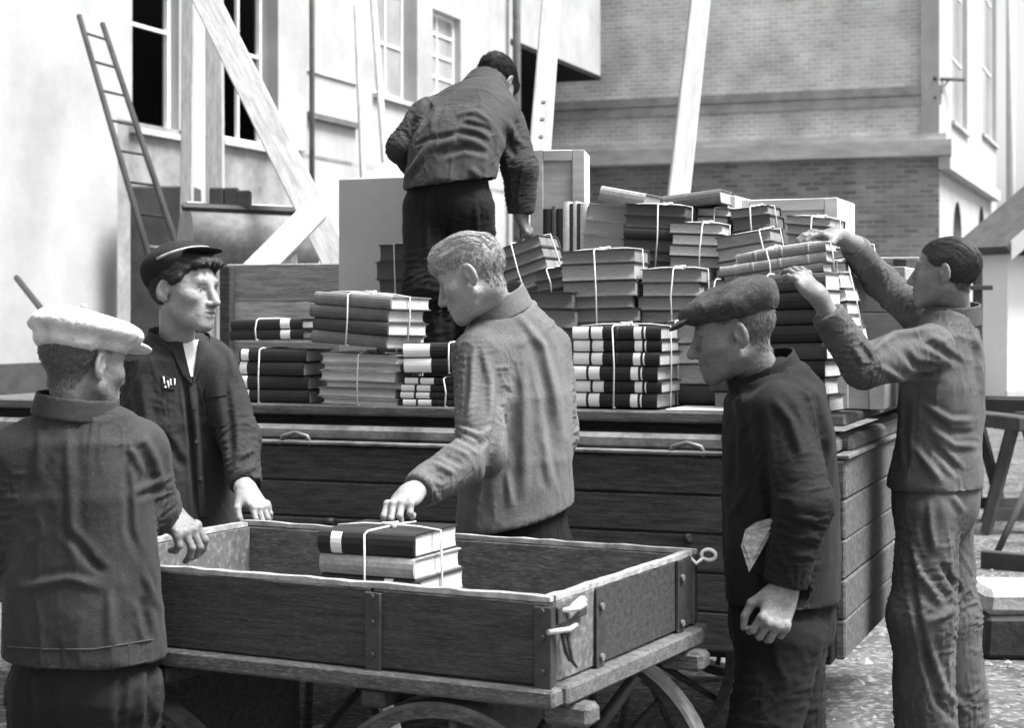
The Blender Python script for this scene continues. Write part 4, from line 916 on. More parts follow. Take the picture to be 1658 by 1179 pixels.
class Person:
    def __init__(s, label, foot, name='person'):
        s.e = thing(name, label, 'person', (foot.x, foot.y, foot.z)); s.bvh = None
    def add(s, name, v, f, m, parent=None, **kw):
        o = link(name, np_mesh(name, v, f, m), None, **kw)
        if parent is None: child(o, s.e)
        else: o.parent = parent; o.matrix_parent_inverse = Matrix.Translation(-s.e.location) if False else Matrix()
        return o
    def addmb(s, name, mb, m, parent=None):
        o = mb.obj(name, m)
        if parent is None: child(o, s.e)
        else: o.parent = parent
        return o
    def surf(s, v, f): s.bvh = BVHTree.FromPolygons([tuple(p) for p in v], [tuple(int(i) for i in q) for q in f]); return s
    def hit(s, px, py, off=.0):
        d = P(px, py, 1.0)-Vector((0, 0, EYE)); h = s.bvh.ray_cast(Vector((0, 0, EYE)), d.normalized())
        if h[0] is None: return None
        nn = h[1] if h[1].dot(d) < 0 else -h[1]
        return h[0]+nn*off
    def patch(s, name, quad, m, parent, nx=6, ny=6, off=.003):
        """a small cloth patch lying on the garment, corners in photo pixels (tl, tr, br, bl)"""
        g = []; 
        for j in range(ny+1):
            for i in range(nx+1):
                a, b = i/nx, j/ny; x = (quad[0][0]*(1-a)+quad[1][0]*a)*(1-b)+(quad[3][0]*(1-a)+quad[2][0]*a)*b; y = (quad[0][1]*(1-a)+quad[1][1]*a)*(1-b)+(quad[3][1]*(1-a)+quad[2][1]*a)*b
                h = s.hit(x, y); 
                if h is None: return None
                g.append(h)
        mb = MB(); W_ = nx+1; up = [p-(p-Vector((0, 0, EYE))).normalized()*off for p in g]; dn = [p+(p-Vector((0, 0, EYE))).normalized()*.004 for p in g]; n0 = len(g)
        fs = [(j*W_+i, j*W_+i+1, (j+1)*W_+i+1, (j+1)*W_+i) for j in range(ny) for i in range(nx)]
        mb.add(up, fs, True); br = list(range(W_))+[(j+1)*W_-1 for j in range(1, ny+1)]+[ny*W_+i for i in range(nx-1, -1, -1)]+[j*W_ for j in range(ny-1, 0, -1)]
        mb.add([up[i] for i in br]+[dn[i] for i in br], [(k, (k+1) % len(br), len(br)+(k+1) % len(br), len(br)+k) for k in range(len(br))])
        return s.addmb(name, mb, m, parent)
    def seam(s, name, pts, m, parent, r=.0025, n=8, off=None):
        out = []
        for a, b in zip(pts, pts[1:]):
            for k in range(n):
                h = s.hit(a[0]+(b[0]-a[0])*k/n, a[1]+(b[1]-a[1])*k/n, r*.2 if off is None else off)
                if h is not None: out.append(h)
        if len(out) > 2: return s.addmb(name, MB().tube(out, r, 5), m, parent)
# ---- head
def head_vol(neck, h=.0028, jaw=1.0, nose=1.0, old=0.0, lo=None):
    n = np.array(neck, float); v = Vol((-.125, -.155, min(-.17, n[2]-.02)), (.125, .155, .13), h)
    v.add(ell((0, -.014, .035), (.074, .096, .080)), .02).add(ell((0, .028, -.002), (.066, .062, .088)), .03).add(ell((0, .036, -.06), (.050*jaw, .054, .050)), .03)
    for s_ in (-1, 1):
        v.add(cap((s_*.055*jaw, .002, -.05), (s_*.020, .074, -.096), .014, .014), .03).add(ell((s_*.046, .056, -.018), (.022, .024, .017)), .03)
    v.add(ell((0, .080, -.098), (.022, .017, .016)), .02).add(ell((0, .074, -.06), (.032, .026, .03)), .025)
    v.add(cap((-.036, .079, .026), (.036, .079, .026), .011, .011), .02)
    for s_ in (-1, 1): v.cut(ell((s_*.033, .104, .004), (.020, .020, .014)), .016)
    for s_ in (-1, 1):
        v.add(ell((s_*.033, .072, .003), (.0135, .0135, .0125)), .004); v.add(cap((s_*.018, .084, .0115), (s_*.048, .074, .009), .0045, .0045), .006); v.add(cap((s_*.020, .083, -.008), (s_*.046, .075, -.007), .0032, .0032), .006)
    v.add(cap((0, .090, .016), (0, .114*nose, -.030), .0085, .0125), .012)
    for s_ in (-1, 1): v.add(ell((s_*.0125, .101, -.036), (.009, .012, .008)), .008)
    v.cut(cap((-.018, .112, -.0635), (.018, .112, -.0635), .0075, .0075), .006)
    v.add(ell((0, .0985, -.0575), (.022, .0085, .0055)), .005).add(ell((0, .096, -.070), (.019, .009, .0065)), .006).cut(cap((-.026, .104, -.0638), (.026, .104, -.0638), .0022, .0022), .004)
    if old:
        for s_ in (-1, 1): v.cut(cap((s_*.018, .103, -.034), (s_*.034, .083, -.066), .004, .004), .012)
    for s_ in (-1, 1):
        a = .42; Rm = np.array([[math.cos(a), -s_*math.sin(a), 0], [s_*math.sin(a), math.cos(a), 0], [0, 0, 1]]); b = -.18; Rx = np.array([[1, 0, 0], [0, math.cos(b), -math.sin(b)], [0, math.sin(b), math.cos(b)]])
        v.add(ell((s_*.081, -.014, -.002), (.0085, .020, .033), Rm@Rx), .006).cut(ell((s_*.091, -.009, .001), (.0085, .0115, .022), Rm@Rx), .004).add(ell((s_*.080, -.002, -.006), (.005, .005, .009)), .004).add(ell((s_*.077, -.010, -.030), (.006, .009, .010)), .006)
    v.add(ecap((0, -.025, -.045), n, (.049, .053), (.052, .054), (1, 0, 0)), .022)
    return v
ZL = ([-.13, -.05, -.03, -.012, .02, .04, .055, .085, .13], [-.075, -.062, -.03, .028, .02, .03, .058, .075, .085])
def hair_vol(th=.007, zl=ZL, grow=None, h=.0028):
    v = Vol((-.105, -.14, -.1), (.105, .125, .145), h)
    if th is not None: v.add(ell((0, -.014, .035), (.074+th, .096+th, .080+th)), .02).add(ell((0, .026, .0), (.066+th*.8, .062+th*.6, .088+th)), .03)
    for s_ in (-1, 1): th is not None and v.cut(ell((s_*.084, -.012, -.006), (.016, .020, .034)), .01)
    if grow:
        for g_ in grow: v.add(*g_)
        for s_ in (-1, 1): v.cut(ell((s_*.086, -.012, -.006), (.016, .020, .034)), .008)
    r0, r1 = zl
    def fn(x, y, z):
        yy = y+.0*x+.0*z; zz = np.interp(yy.ravel(), r0, r1).reshape(yy.shape); wob = .005*np.sin(x*260)*np.cos(y*190); return (zz-z+wob)*.8
    v.keep(fn); return v
def strands(v, f, seed, amp=.0022, direction=(0, 1, 0), sc=(70, 9, 40)):
    n = normals(v, f); d = amp*((1-np.abs(noise_np(v*np.array(sc), seed)))**2-.4)+amp*.6*noise_np(v*np.array(sc)*2.1, seed+1); return v+n*d[:, None]
def hairs(V, F_, n, length, rad, comb, lift=.002, seg=5, seed=0, wild=.35, mask=None):
    """single hairs laid over a surface: start on it, follow the combing direction, end slightly proud"""
    rs = np.random.RandomState(seed); nm = normals(V, F_); pool = np.arange(len(V)) if mask is None else np.nonzero(mask)[0]; st = rs.choice(pool, n); bv = BVHTree.FromPolygons(V.tolist(), F_.tolist()); VV = []; FF = []
    for i in st:
        p = V[i]+rs.normal(0, .001, 3); d = np.array(comb(p), float)+rs.normal(0, wild*.5, 3); L = length*rs.uniform(.6, 1.2); o = len(VV); r = rad*rs.uniform(.7, 1.2)
        for k in range(seg+1):
            h = bv.find_nearest(Vector(p)); q = np.array(h[0]); nn = np.array(h[1]); c = q+nn*(lift*(k/seg)**1.2*rs.uniform(.7, 1.3)+.0004); d = d-nn*(d@nn); d /= np.linalg.norm(d)+1e-9; s_ = np.cross(nn, d); w_ = r*(1-.75*(k/seg)**2)
            VV += [c-s_*w_, c+nn*w_*1.2, c+s_*w_]
            p = c+d*L/seg; d = d+np.array(comb(p))*.15+rs.normal(0, .10*wild, 3)
        for k in range(seg):
            for j in range(2): a = o+3*k+j; FF.append((a, a+1, a+4, a+3))
    return np.array(VV), np.array(FF)
def to_world(v, c, Rm, sc=1.0): return (v*sc)@Rm.T+np.array(c)
# ---- hand: local y wrist->fingers, x towards the thumb, z back of the hand
def hand_mesh(wrist, aim, back, thumb, curl=(.5, .7, .5), spread=.06, side=1, arm=None, sc=1.0, h=.0026, thumb_in=.4, arm_r=(.03, .02)):
    y = (Vector(aim)-Vector(wrist)).normalized(); z = Vector(back); z = (z-y*z.dot(y)).normalized(); x = y.cross(z)
    if x.dot(Vector(thumb)) < 0: x = -x
    Rm = np.array([[x.x, y.x, z.x], [x.y, y.y, z.y], [x.z, y.z, z.z]])
    lo, hi = np.array([-.1, -.06, -.12]), np.array([.12, .2, .06])
    if arm is not None: al = ((np.array(arm)-np.array(wrist))@Rm)/sc; lo = np.minimum(lo, al-.055); hi = np.maximum(hi, al+.055)
    v = Vol(lo, hi, h)
    v.add(ecap((0, .012, 0), (-.002, .082, 0), (.030, .014), (.040, .0125), (1, 0, 0)), .012)
    if arm is None: v.add(ecap((0, -.05, 0), (0, .02, 0), (.030, .023), (.029, .018), (1, 0, 0)), .02)
    else: v.add(ecap((0, -.01, 0), (0, .02, 0), (.029, .021), (.029, .018), (1, 0, 0)), .02); v.add(cap(al, (0, -.005, 0), arm_r[1], .024), .03)
    v.add(ell((.022, .035, -.010), (.018, .030, .014)), .012).add(ell((-.026, .035, -.007), (.013, .034, .013)), .012)
    bx = [.030, .010, -.011, -.031]; by = [.084, .090, .086, .076]; ln = [.072, .080, .074, .058]
    for i in range(4):
        p = np.array([bx[i], by[i], 0.]); a = 0; sp = spread*(1.5-i); c = [q*(1+.08*(i-1.5)+(.12*math.sin(i*2.3))) for q in curl]
        for k, (fr, r0, r1) in enumerate(((.44, .0092, .0086), (.30, .0085, .0078), (.26, .0078, .0064))):
            a += c[k]; L = ln[i]*fr; q = p+L*np.array([math.sin(sp)*math.cos(a), math.cos(a)*math.cos(sp), -math.sin(a)]); v.add(cap(p, q, r0, r1), .003 if k else .006); p = q
        v.add(ell((bx[i], by[i]-.004, .008), (.008, .010, .006)), .006)
    t0 = np.array([.030, .018, -.006]); t1 = t0+np.array([.022, .030, -.014-.012*thumb_in]); t2 = t1+np.array([.012-.022*thumb_in, .028, -.008-.016*thumb_in]); t3 = t2+np.array([.004-.024*thumb_in, .022, -.006-.01*thumb_in])
    v.add(cap(t0, t1, .014, .0115), .012).add(cap(t1, t2, .0105, .0095), .004).add(cap(t2, t3, .0095, .0072), .003)
    V, Fq = nets(v); V = to_world(V, tuple(wrist), Rm, sc)
    return V, Fq
def tone_head(V, hair=.3, stub=1.0, seed=0, zl=None):
    zl = ZL if zl is None else zl; x, y, z = V.T; nz = noise_np(V*160, seed); m = np.clip((z-np.interp(y, *zl)+.004*nz)/.012, 0, 1); m *= np.where((np.abs(x) > .0745) & (y > -.04) & (z < .035), 0, 1)
    t = 1-(1-hair)*m*(.85+.15*nz)
    if stub < 1: t *= 1-(1-stub)*np.clip((-.03-z)/.02, 0, 1)*np.clip((y-.0)/.02, 0, 1)*np.clip((z+.135)/.02, 0, 1)
    g = lambda c, r: np.exp(-((np.abs(x)-c[0])/r[0])**2-((y-c[1])/r[1])**2-((z-c[2])/r[2])**2)
    t *= 1-.35*np.clip(g((0, .10, -.0635), (.024, .02, .008)), 0, 1); t *= 1+.25*np.clip(1.3*g((.034, .086, .0035), (.010, .014, .0035)), 0, 1); t *= 1-.8*np.clip(1.3*g((.034, .086, .0100), (.015, .014, .0028)), 0, 1); t *= 1-.8*np.clip(1.2*g((.034, .088, .0300), (.018, .016, .0042))*(.8+.4*nz), 0, 1); t *= 1-.5*np.clip(g((.010, .108, -.0425), (.006, .01, .004)), 0, 1)
    return t
def set_tone(me, t):
    a = me.attributes.new('tone', 'FLOAT', 'POINT'); a.data.foreach_set('value', t.astype(np.float32))
def link_islands(V, F_, anchors, paths):
    """arms inside the sleeves: a tube from the neck to each hand, sharing corner points with both, so the body is one connected mesh"""
    V = V.copy()
    for (i0, i1), pts in zip(anchors, paths):
        o = len(V); n = 6; ring = []
        for k, p in enumerate(pts):
            p = np.array(p); t = np.array(pts[min(k+1, len(pts)-1)])-np.array(pts[max(k-1, 0)]); t = t/np.linalg.norm(t); u = np.cross(t, (.3, .2, .9)); u /= np.linalg.norm(u); w_ = np.cross(t, u)
            for j in range(n): a = 2*math.pi*j/n; ring.append(p+(u*math.cos(a)+w_*math.sin(a))*.014)
        V = np.concatenate([V, np.array(ring)]); f = [(o+k*n+j, o+k*n+(j+1) % n, o+(k+1)*n+(j+1) % n, o+(k+1)*n+j) for k in range(len(pts)-1) for j in range(n)]; e = o+(len(pts)-1)*n
        f += [(i0, o, o+1, o+2), (i0, o+3, o+4, o+5), (i1, e, e+1, e+2), (i1, e+3, e+4, e+5)]; F_ = np.concatenate([F_, np.array(f)])
    return V, F_
def merge(*ms):
    V = []; F_ = []; o = 0
    for v, f in ms: V.append(v); F_.append(f+o); o += len(v)
    return np.concatenate(V), np.concatenate(F_)
def bounds(prims, pad=.03):
    return np.min([p[0] for p in prims], 0)-pad, np.max([p[1] for p in prims], 0)+pad
def garment(prims, h, cuts=(), hollow=None, thick=.02):
    """prims: [(prim, k)], cuts: plane list (point, outward normal); hollow keeps only a cloth shell near open ends"""
    lo, hi = bounds([p for p, _ in prims]); v = Vol(lo, hi, h)
    for p, k in prims: v.add(p, k)
    inner = v.f+thick
    if hollow:
        keep = v.f.copy()
        for (c, nrm, depth) in hollow:
            c = np.array(c); nrm = np.array(nrm)/np.linalg.norm(nrm); x, y, z = v.xyz((slice(None),)*3)
            pd = (x-c[0])*nrm[0]+(y-c[1])*nrm[1]+(z-c[2])*nrm[2]
            near_ = np.sqrt((x-c[0])**2+(y-c[1])**2+(z-c[2])**2)
            pocket = np.maximum(np.maximum(inner, -(pd+depth)), near_-.28); keep = np.maximum(keep, -pocket)
        v.f = keep.astype(np.float32)
    for (c, nrm, rad) in cuts:
        c = np.array(c); nrm = np.array(nrm)/np.linalg.norm(nrm)
        def fn(x, y, z):
            d = (x-c[0])*nrm[0]+(y-c[1])*nrm[1]+(z-c[2])*nrm[2]
            if rad: return np.where(np.sqrt((x-c[0])**2+(y-c[1])**2+(z-c[2])**2) < rad, d, -1)
            return d
        v.keep(fn)
    return nets(v)
def collar(P0, P1, r0, r1, side, h=.0035, th=.007, gap=None):
    """standing collar: hollow band round the neck from P0 up to P1; gap = (direction, width) opens it"""
    P0, P1 = np.array(P0), np.array(P1); w_ = (P1-P0)/np.linalg.norm(P1-P0); o = ecap(P0-w_*.03, P1+w_*.03, (r0[0]+th, r0[1]+th), (r1[0]+th, r1[1]+th), side); i = ecap(P0-w_*.06, P1+w_*.06, r0, r1, side)
    v = Vol(o[0]-.02, o[1]+.02, h); v.add(o, .002); v.cut(i, .003)
    v.keep(lambda x, y, z: np.maximum((x-P1[0])*w_[0]+(y-P1[1])*w_[1]+(z-P1[2])*w_[2], -((x-P0[0])*w_[0]+(y-P0[1])*w_[1]+(z-P0[2])*w_[2])))
    if gap:
        g, wd = np.array(gap[0]), gap[1]; g = g/np.linalg.norm(g); sd = np.cross(w_, g)
        v.keep(lambda x, y, z: np.minimum((x-P0[0])*g[0]+(y-P0[1])*g[1]+(z-P0[2])*g[2], wd*(.4+((x-P0[0])*w_[0]+(y-P0[1])*w_[1]+(z-P0[2])*w_[2])*12)-np.abs((x-P0[0])*sd[0]+(y-P0[1])*sd[1]+(z-P0[2])*sd[2])))
    V, F_ = nets(v); return relax(V, F_, 1), F_
def trousers(hipc, side, knees, feet, hw=.165, hd=.125, h=.009, seed=0, amp=1.3, rk=.085, rf=.085, top=None):
    s_ = np.array(side); hp = np.array(hipc); pr = [(ecap(hp+np.array([0, 0, .07]), hp+np.array([0, 0, -.02]), (hw*.93, hd), (hw, hd), side), .03)]
    limbs = []
    for sg, kn, ft in ((-1, knees[0], feet[0]), (1, knees[1], feet[1])):
        th_ = hp+s_*sg*.085+np.array([0, 0, -.06]); pr += [(cap(th_, kn, .10, rk), .04), (cap(kn, ft, rk, rf), .04)]
        L1 = np.linalg.norm(np.array(kn)-th_); limbs.append(([th_, kn, ft], .10, [(L1, .14, .007), (L1*.2, .1, .004), (L1+np.linalg.norm(np.array(ft)-np.array(kn))-.05, .12, .010)], .06))
    V, F_ = garment(pr, h, cuts=[((0, 0, min(feet[0][2], feet[1][2])-.015), (0, 0, -1), None)]); V = relax(V, F_, 2); V = buckle(V, F_, limbs, seed, its=90, slack=(.06, .02), start=cloth(V, F_, (), amp*.6, seed, vert=(1, 1, .2), sc=9)); return V, F_
def shoes(ps, feet, phi, m):
    for ft in feet:
        fw = np.array([math.sin(phi), math.cos(phi), 0]); c = np.array([ft[0], ft[1], ps.e.location.z]); v = Vol(c-.22, c+np.array([.22, .22, .15]), .006)
        v.add(ecap(c+np.array([0, 0, .045])-fw*.05, c+np.array([0, 0, .035])+fw*.15, (.042, .045), (.046, .034), np.cross(fw, (0, 0, 1))), .01).add(cap(c+np.array([0, 0, .05]), c+np.array([0, 0, .12]), .045, .042), .03)
        z0 = c[2]; v.keep(lambda x, y, z: z0-z+0*x+0*y); V, F_ = nets(v); ps.add('shoe', V, F_, m)
# ------------------------------------------------------------------ the six men
def PV(px, py, Y): return np.array(P(px, py, Y))
skin = mat('skin', .24, .55, .16, 30, bump=.0012, bscale=110, speck=.06, speck_scale=220, sss=.1, spec=.35, attr='tone')
skin_e = mat('skin_tanned', .145, .55, .25, 40, bump=.0018, bscale=90, speck=.05, speck_scale=180, sss=.06, spec=.35, attr='tone'); skin_d = mat('skin_weathered', .15, .55, .2, 30, bump=.0016, bscale=100, speck=.05, speck_scale=200, sss=.08, spec=.35, attr='tone')
def twill(name, v, worn=.25, sp=.02): return mat(name, v, .85, .38, 4, detail=10, ridge_light=.55, bump=.0007, bscale=260, spec=.15, speck=v*.8, speck_scale=330, sheen=worn*.12, mid=(26, .002))
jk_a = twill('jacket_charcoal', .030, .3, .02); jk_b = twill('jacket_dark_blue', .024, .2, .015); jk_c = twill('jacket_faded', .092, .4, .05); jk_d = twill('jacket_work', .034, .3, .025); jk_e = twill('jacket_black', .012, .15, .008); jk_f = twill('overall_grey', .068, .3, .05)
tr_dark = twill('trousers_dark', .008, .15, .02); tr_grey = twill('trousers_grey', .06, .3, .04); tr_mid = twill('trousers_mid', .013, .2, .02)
shirt_m = mat('white_shirt', .75, .9, .1, 15, mid=(25, .004)); shoe_m = mat('shoe_leather', .03, .5, .4, 20, spec=.4)
hair_blond = mat('hair_fair', .30, .5, .45, 60, stretch=(3, 1, 3), bump=.0015, bscale=200, spec=.2); hair_dark = mat('hair_dark', .015, .5, .4, 60, stretch=(3, 1, 3), bump=.0015, bscale=200, spec=.2); hair_mid = mat('hair_brown', .04, .5, .5, 60, stretch=(3, 1, 3), bump=.0015, bscale=200, spec=.2)
hair_crop = mat('hair_fair_cropped', .19, .7, .5, 90, bump=.001, bscale=250); hair_grey = mat('hair_cropped', .10, .7, .5, 90, bump=.001, bscale=250); eye_m = mat('eye', .02, .2, .3, 60, spec=.6); lip_m = mat('lip', .17, .5, .2, 60)
cap_white = mat('cap_white_cloth', .50, .9, .35, 16, detail=8, bump=.002, bscale=90, mid=(40, .006)); cap_dark = mat('cap_dark_wool', .013, .9, .4, 20, bump=.001, bscale=160); cap_tweed = mat('cap_tweed', .035, .9, .45, 25, bump=.0015, bscale=160, speck=.03, speck_scale=120, mid=(40, .005)); band_m = mat('cap_band', .34, .6, .3, 40)
paper_m = mat('newspaper', .34, .85, .6, 40, stretch=(1, 1, 3))

def make_head(ps, c, Rm, neck_w, skm, sc=1.0, hands=(), hair=.3, stub=1.0, zl=None, **kw):
    c = np.array(c); nl = (np.array(neck_w)-c)@Rm/sc; v = head_vol(nl, **kw); V, F_ = nets(v); t = tone_head(V, hair, stub, 3, zl); V = V+normals(V, F_)*(.0005*noise_np(V*120, 3)+.0008*(t < .6)*noise_np(V*260, 4))[:, None]
    ps.headmesh = (V, F_, t); ps.hc = (c, Rm, sc); V = to_world(V, c, Rm, sc); ps.pending = (V, F_, t, list(hands), np.array(neck_w), skm); return None, c
def finish_body(ps, arms):
    V, F_, t, hands, nk, skm = ps.pending; i0 = int(np.argmin(np.linalg.norm(V-nk, axis=1))); anc = []; paths = []
    for hv, hf in hands:
        o = len(V); mid = hv.mean(0); arm = min(arms, key=lambda a: np.linalg.norm(np.array(a[2])-mid)); i1 = o+int(np.argmin(np.linalg.norm(hv-np.array(arm[1]), axis=1)))
        V = np.concatenate([V, hv]); F_ = np.concatenate([F_, hf+o]); t = np.concatenate([t, np.ones(len(hv))]); anc.append((i0, i1)); paths.append([nk*.7+np.array(arm[0])*.3, np.array(arm[0]), np.array(arm[1])*.95+np.array(arm[0])*.05, V[i1]*.6+np.array(arm[1])*.4])
    V, F_ = link_islands(V, F_, anc, paths); t = np.concatenate([t, np.ones(len(V)-len(t))]); o = ps.add('body', V, F_, skm); set_tone(o.data, t) if len(o.data.vertices) == len(t) else print('TONE MISMATCH')
    c, Rm, sc = ps.hc
    for s_ in (-1, 1):
        b = Vol((-.06, .05, -.02), (.06, .1, .03), .0016); b.add(ell((s_*.034, .0812, .0030), (.0046, .0060, .0048)), .002); V2, F2 = nets(b); ps.add('eye', to_world(V2, c, Rm, sc), F2, eye_m, parent=o)
def make_hair(ps, c, Rm, body, m, sc=1.0, seed=0, name='hair', amp=.0022, ssc=(70, 9, 40), comb=lambda p: (p[0]*4, -1, -.25-6*abs(p[0])), **kw):
    V, F_ = nets(hair_vol(**kw)); V = strands(V, F_, seed, amp, sc=ssc); o = ps.add(name, to_world(V, c, Rm, sc), F_, m); n_ = 2600; hv, hf = hairs(V, F_, n_, .055, .0011, comb, .004, 5, seed, .35); ps.add('hair_strands', to_world(hv, c, Rm, sc), hf, m, parent=o)['kind'] = 'stuff'; return o
def cropped(ps, c, Rm, m, sc=1.0, n=2200, seed=0, L=.009, z=-.2):
    V, F_, t = ps.headmesh; hv, hf = hairs(V, F_, n, L, .0007, lambda p: (0, -.5, -1), .004, 2, seed, .5, (t < .55) & (V[:, 2] > z) & (V[:, 1] < .07)); o = ps.add('cropped_hair', to_world(hv, c, Rm, sc), hf, m); o['kind'] = 'stuff'; return o
def flat_cap(ps, c, Rm, m, crown, visor, sc=1.0, seed=0, band=True, lift=(0, 0, 0), wr=1.0, panels=0):
    v = Vol((-.18, -.2, -.05), (.18, .23, .2), .004)
    for p, k in crown: v.add(p, k)
    V, F_ = nets(v); n = normals(V, F_); V = V+n*(wr*(.004*noise_np(V*np.array([22, 16, 22]), seed)+.0045*((1-np.abs(noise_np(V*np.array([14, 22, 14]), seed+1)))**3-.4)))[:, None]
    if panels:
        th_ = np.arctan2(V[:, 0]-.0, V[:, 1]+.01); V = V-n*(.0028*np.exp(-(np.sin(panels*.5*th_)/.07)**2)*np.clip((V[:, 2]-.05)/.03, 0, 1))[:, None]
    o = ps.add('cap', to_world(V, c, Rm, sc), F_, m)
    if panels: mbb = MB(); q = to_world(np.array([[0, -.01, V[:, 2].max()-.004], [0, -.01, V[:, 2].max()+.004]]), c, Rm, sc); mbb.tube([tuple(q[0]), tuple(q[1])], .007, 10); ps.addmb('cap_button', mbb, m, o)
    if visor:
        v = Vol((-.14, .0, -.06), (.14, .24, .14), .003)
        for p, k in visor: v.add(p, k)
        V, F_ = nets(v); ps.add('visor', to_world(V, c, Rm, sc), F_, m, parent=o)
    return o
def jacket(ps, m, side, rings, arms, hem, h=.0065, seed=0, amp=1.0, extra=(), strokes=(), name='jacket', vert=(1, 1, .3), neckcut=None, cutr=.09, hemdepth=.035, hemn=(0, 0, -1), hemrad=None, hollow=False):
    """rings: [(point, half width, half depth)] neck to hem; arms: [(shoulder, elbow, wrist, r0, r1, r2)]"""
    finish_body(ps, arms)
    pr = [(ecap(a[0], b[0], (a[1], a[2]), (b[1], b[2]), side, 2.6), .008) for a, b in zip(rings, rings[1:])]; limbs = []; cuts = []; hol = []
    last = rings[-1][0]
    for (s_, e, w_, r0, r1, r2) in arms:
        s_, e, w_ = map(np.array, (s_, e, w_)); pr += [(cap(s_, e, r0, r1), .045), (cap(e, w_, r1, r2), .02)]
        d = (w_-e)/np.linalg.norm(w_-e); cuts.append((w_-d*.012, d, cutr)); L = np.linalg.norm(e-s_); L2 = np.linalg.norm(w_-e)
        limbs.append(([s_, e, w_], max(r0, r1), [(L, .075, .0085), (L*.35, .08, .0035), (L+L2*.75, .09, .0060)], .042))
    pr += list(extra); hn = np.array(hemn, float); hn /= np.linalg.norm(hn); cuts.append((hem, hn, hemrad)); hol.append((hem, hn, hemdepth)) if hollow else None
    V, F_ = garment(pr, h, cuts, hol); V = relax(V, F_, 5, .5); V0 = V; V = cloth(V, F_, (), amp*.7, seed, vert)
    if strokes: V = sculpt(V, F_, [(h_*.8, w_*1.2, p_) for h_, w_, p_ in strokes])
    V = buckle(V0, F_, limbs, seed, start=V)
    if strokes: V = sculpt(V, F_, [(h_*.5, w_*1.1, p_) for h_, w_, p_ in strokes])
    o = ps.add(name, V, F_, m); ps.surf(V, F_); return o
GZ = 0.0
# ---------------- A: man in the white cap, back to us
phA = R(14); sA = facing(phA)[:, 0]
fA = P(135, 0, 4.02); fA.z = GZ
A = Person('man in white flat cap with his back turned, holding the end of handcart', fA)
hA_ = [hand_mesh(PV(260, 822, 4.22), PV(306, 862, 4.19), (.55, -.5, .65), (-.3, .8, .3), curl=(.6, .9, .5), arm=PV(246, 815, 4.15), sc=1.12), hand_mesh(PV(60, 905, 4.4), PV(85, 930, 4.6), (0, 0, 1), (.8, .2, 0), curl=(.3, .4, .3), arm=PV(20, 880, 4.1))]
RA = facing(R(38), R(6)); cA = PV(133, 590, 4.0)
_, _ = make_head(A, cA, RA, PV(124, 690, 4.0), skin_d, sc=.98, hands=hA_, old=1, hair=.22, stub=.8)
cropped(A, cA, RA, hair_grey, .98, seed=1)
flat_cap(A, cA, RA, cap_white, [(ell((0, .0, .080), (.120, .134, .040), facing(0, R(5))), .012), (ell((0, -.012, .050), (.090, .108, .036)), .018), (ell((-.03, -.03, .095), (.07, .07, .03)), .02)], [(ell((0, .120, .052), (.075, .05, .011), facing(0, R(14))), .01)], seed=11, sc=1.0, panels=8, wr=1.3)
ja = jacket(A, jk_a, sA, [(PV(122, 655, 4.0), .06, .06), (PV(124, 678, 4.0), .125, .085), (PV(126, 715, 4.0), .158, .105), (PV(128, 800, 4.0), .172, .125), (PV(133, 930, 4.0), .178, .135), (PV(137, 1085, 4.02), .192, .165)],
    [(PV(222, 728, 4.03), PV(241, 812, 4.09), PV(264, 824, 4.23), .068, .064, .050), (PV(28, 735, 3.98), PV(10, 880, 4.02), PV(58, 905, 4.36), .068, .058, .046)], PV(137, 1062, 4.0), seed=21,
    strokes=[(7, 7, [(232, 700), (252, 745), (262, 790)]), (6, 5, [(210, 720), (236, 770)]), (-6, 6, [(205, 740), (210, 860), (225, 900)]), (4, 9, [(70, 690), (60, 780)]), (-5, 7, [(100, 850), (150, 910), (175, 930)]), (5, 6, [(30, 950), (110, 935), (170, 950)]), (-4, 5, [(140, 900), (165, 925)]), (5, 5, [(215, 795), (270, 770)]), (-5, 4, [(218, 806), (272, 788)]), (4, 6, [(230, 920), (262, 990)]), (-5, 7, [(228, 960), (245, 1035)]), (4, 8, [(178, 950), (180, 1050)]), (4, 8, [(110, 690), (120, 900)])])
A.seam('hem_stitch', [(12, 1048), (80, 1052), (150, 1052), (262, 1034)], jk_a, ja, .002)
V, F_ = collar(PV(122, 676, 4.0), PV(126, 640, 3.998), (.100, .094), (.080, .080), sA); V = cloth(V, F_, (), .25, 3); A.add('collar', V, F_, jk_a, parent=ja)
V, F_ = trousers(PV(137, 1085, 4.02), sA, (PV(95, 1330, 4.02), PV(180, 1330, 4.05)), (PV(90, 1560, 4.02), PV(190, 1560, 4.08)), hw=.165, hd=.13, seed=5)
V = sculpt(V, F_, [(9, 8, [(232, 1075), (225, 1179)]), (-8, 8, [(205, 1085), (190, 1179)]), (8, 6, [(258, 1075), (250, 1179)]), (6, 12, [(60, 1080), (70, 1179)])]); A.add('trousers', V, F_, tr_mid); shoes(A, (PV(90, 1560, 4.02), PV(190, 1560, 4.08)), phA, shoe_m)
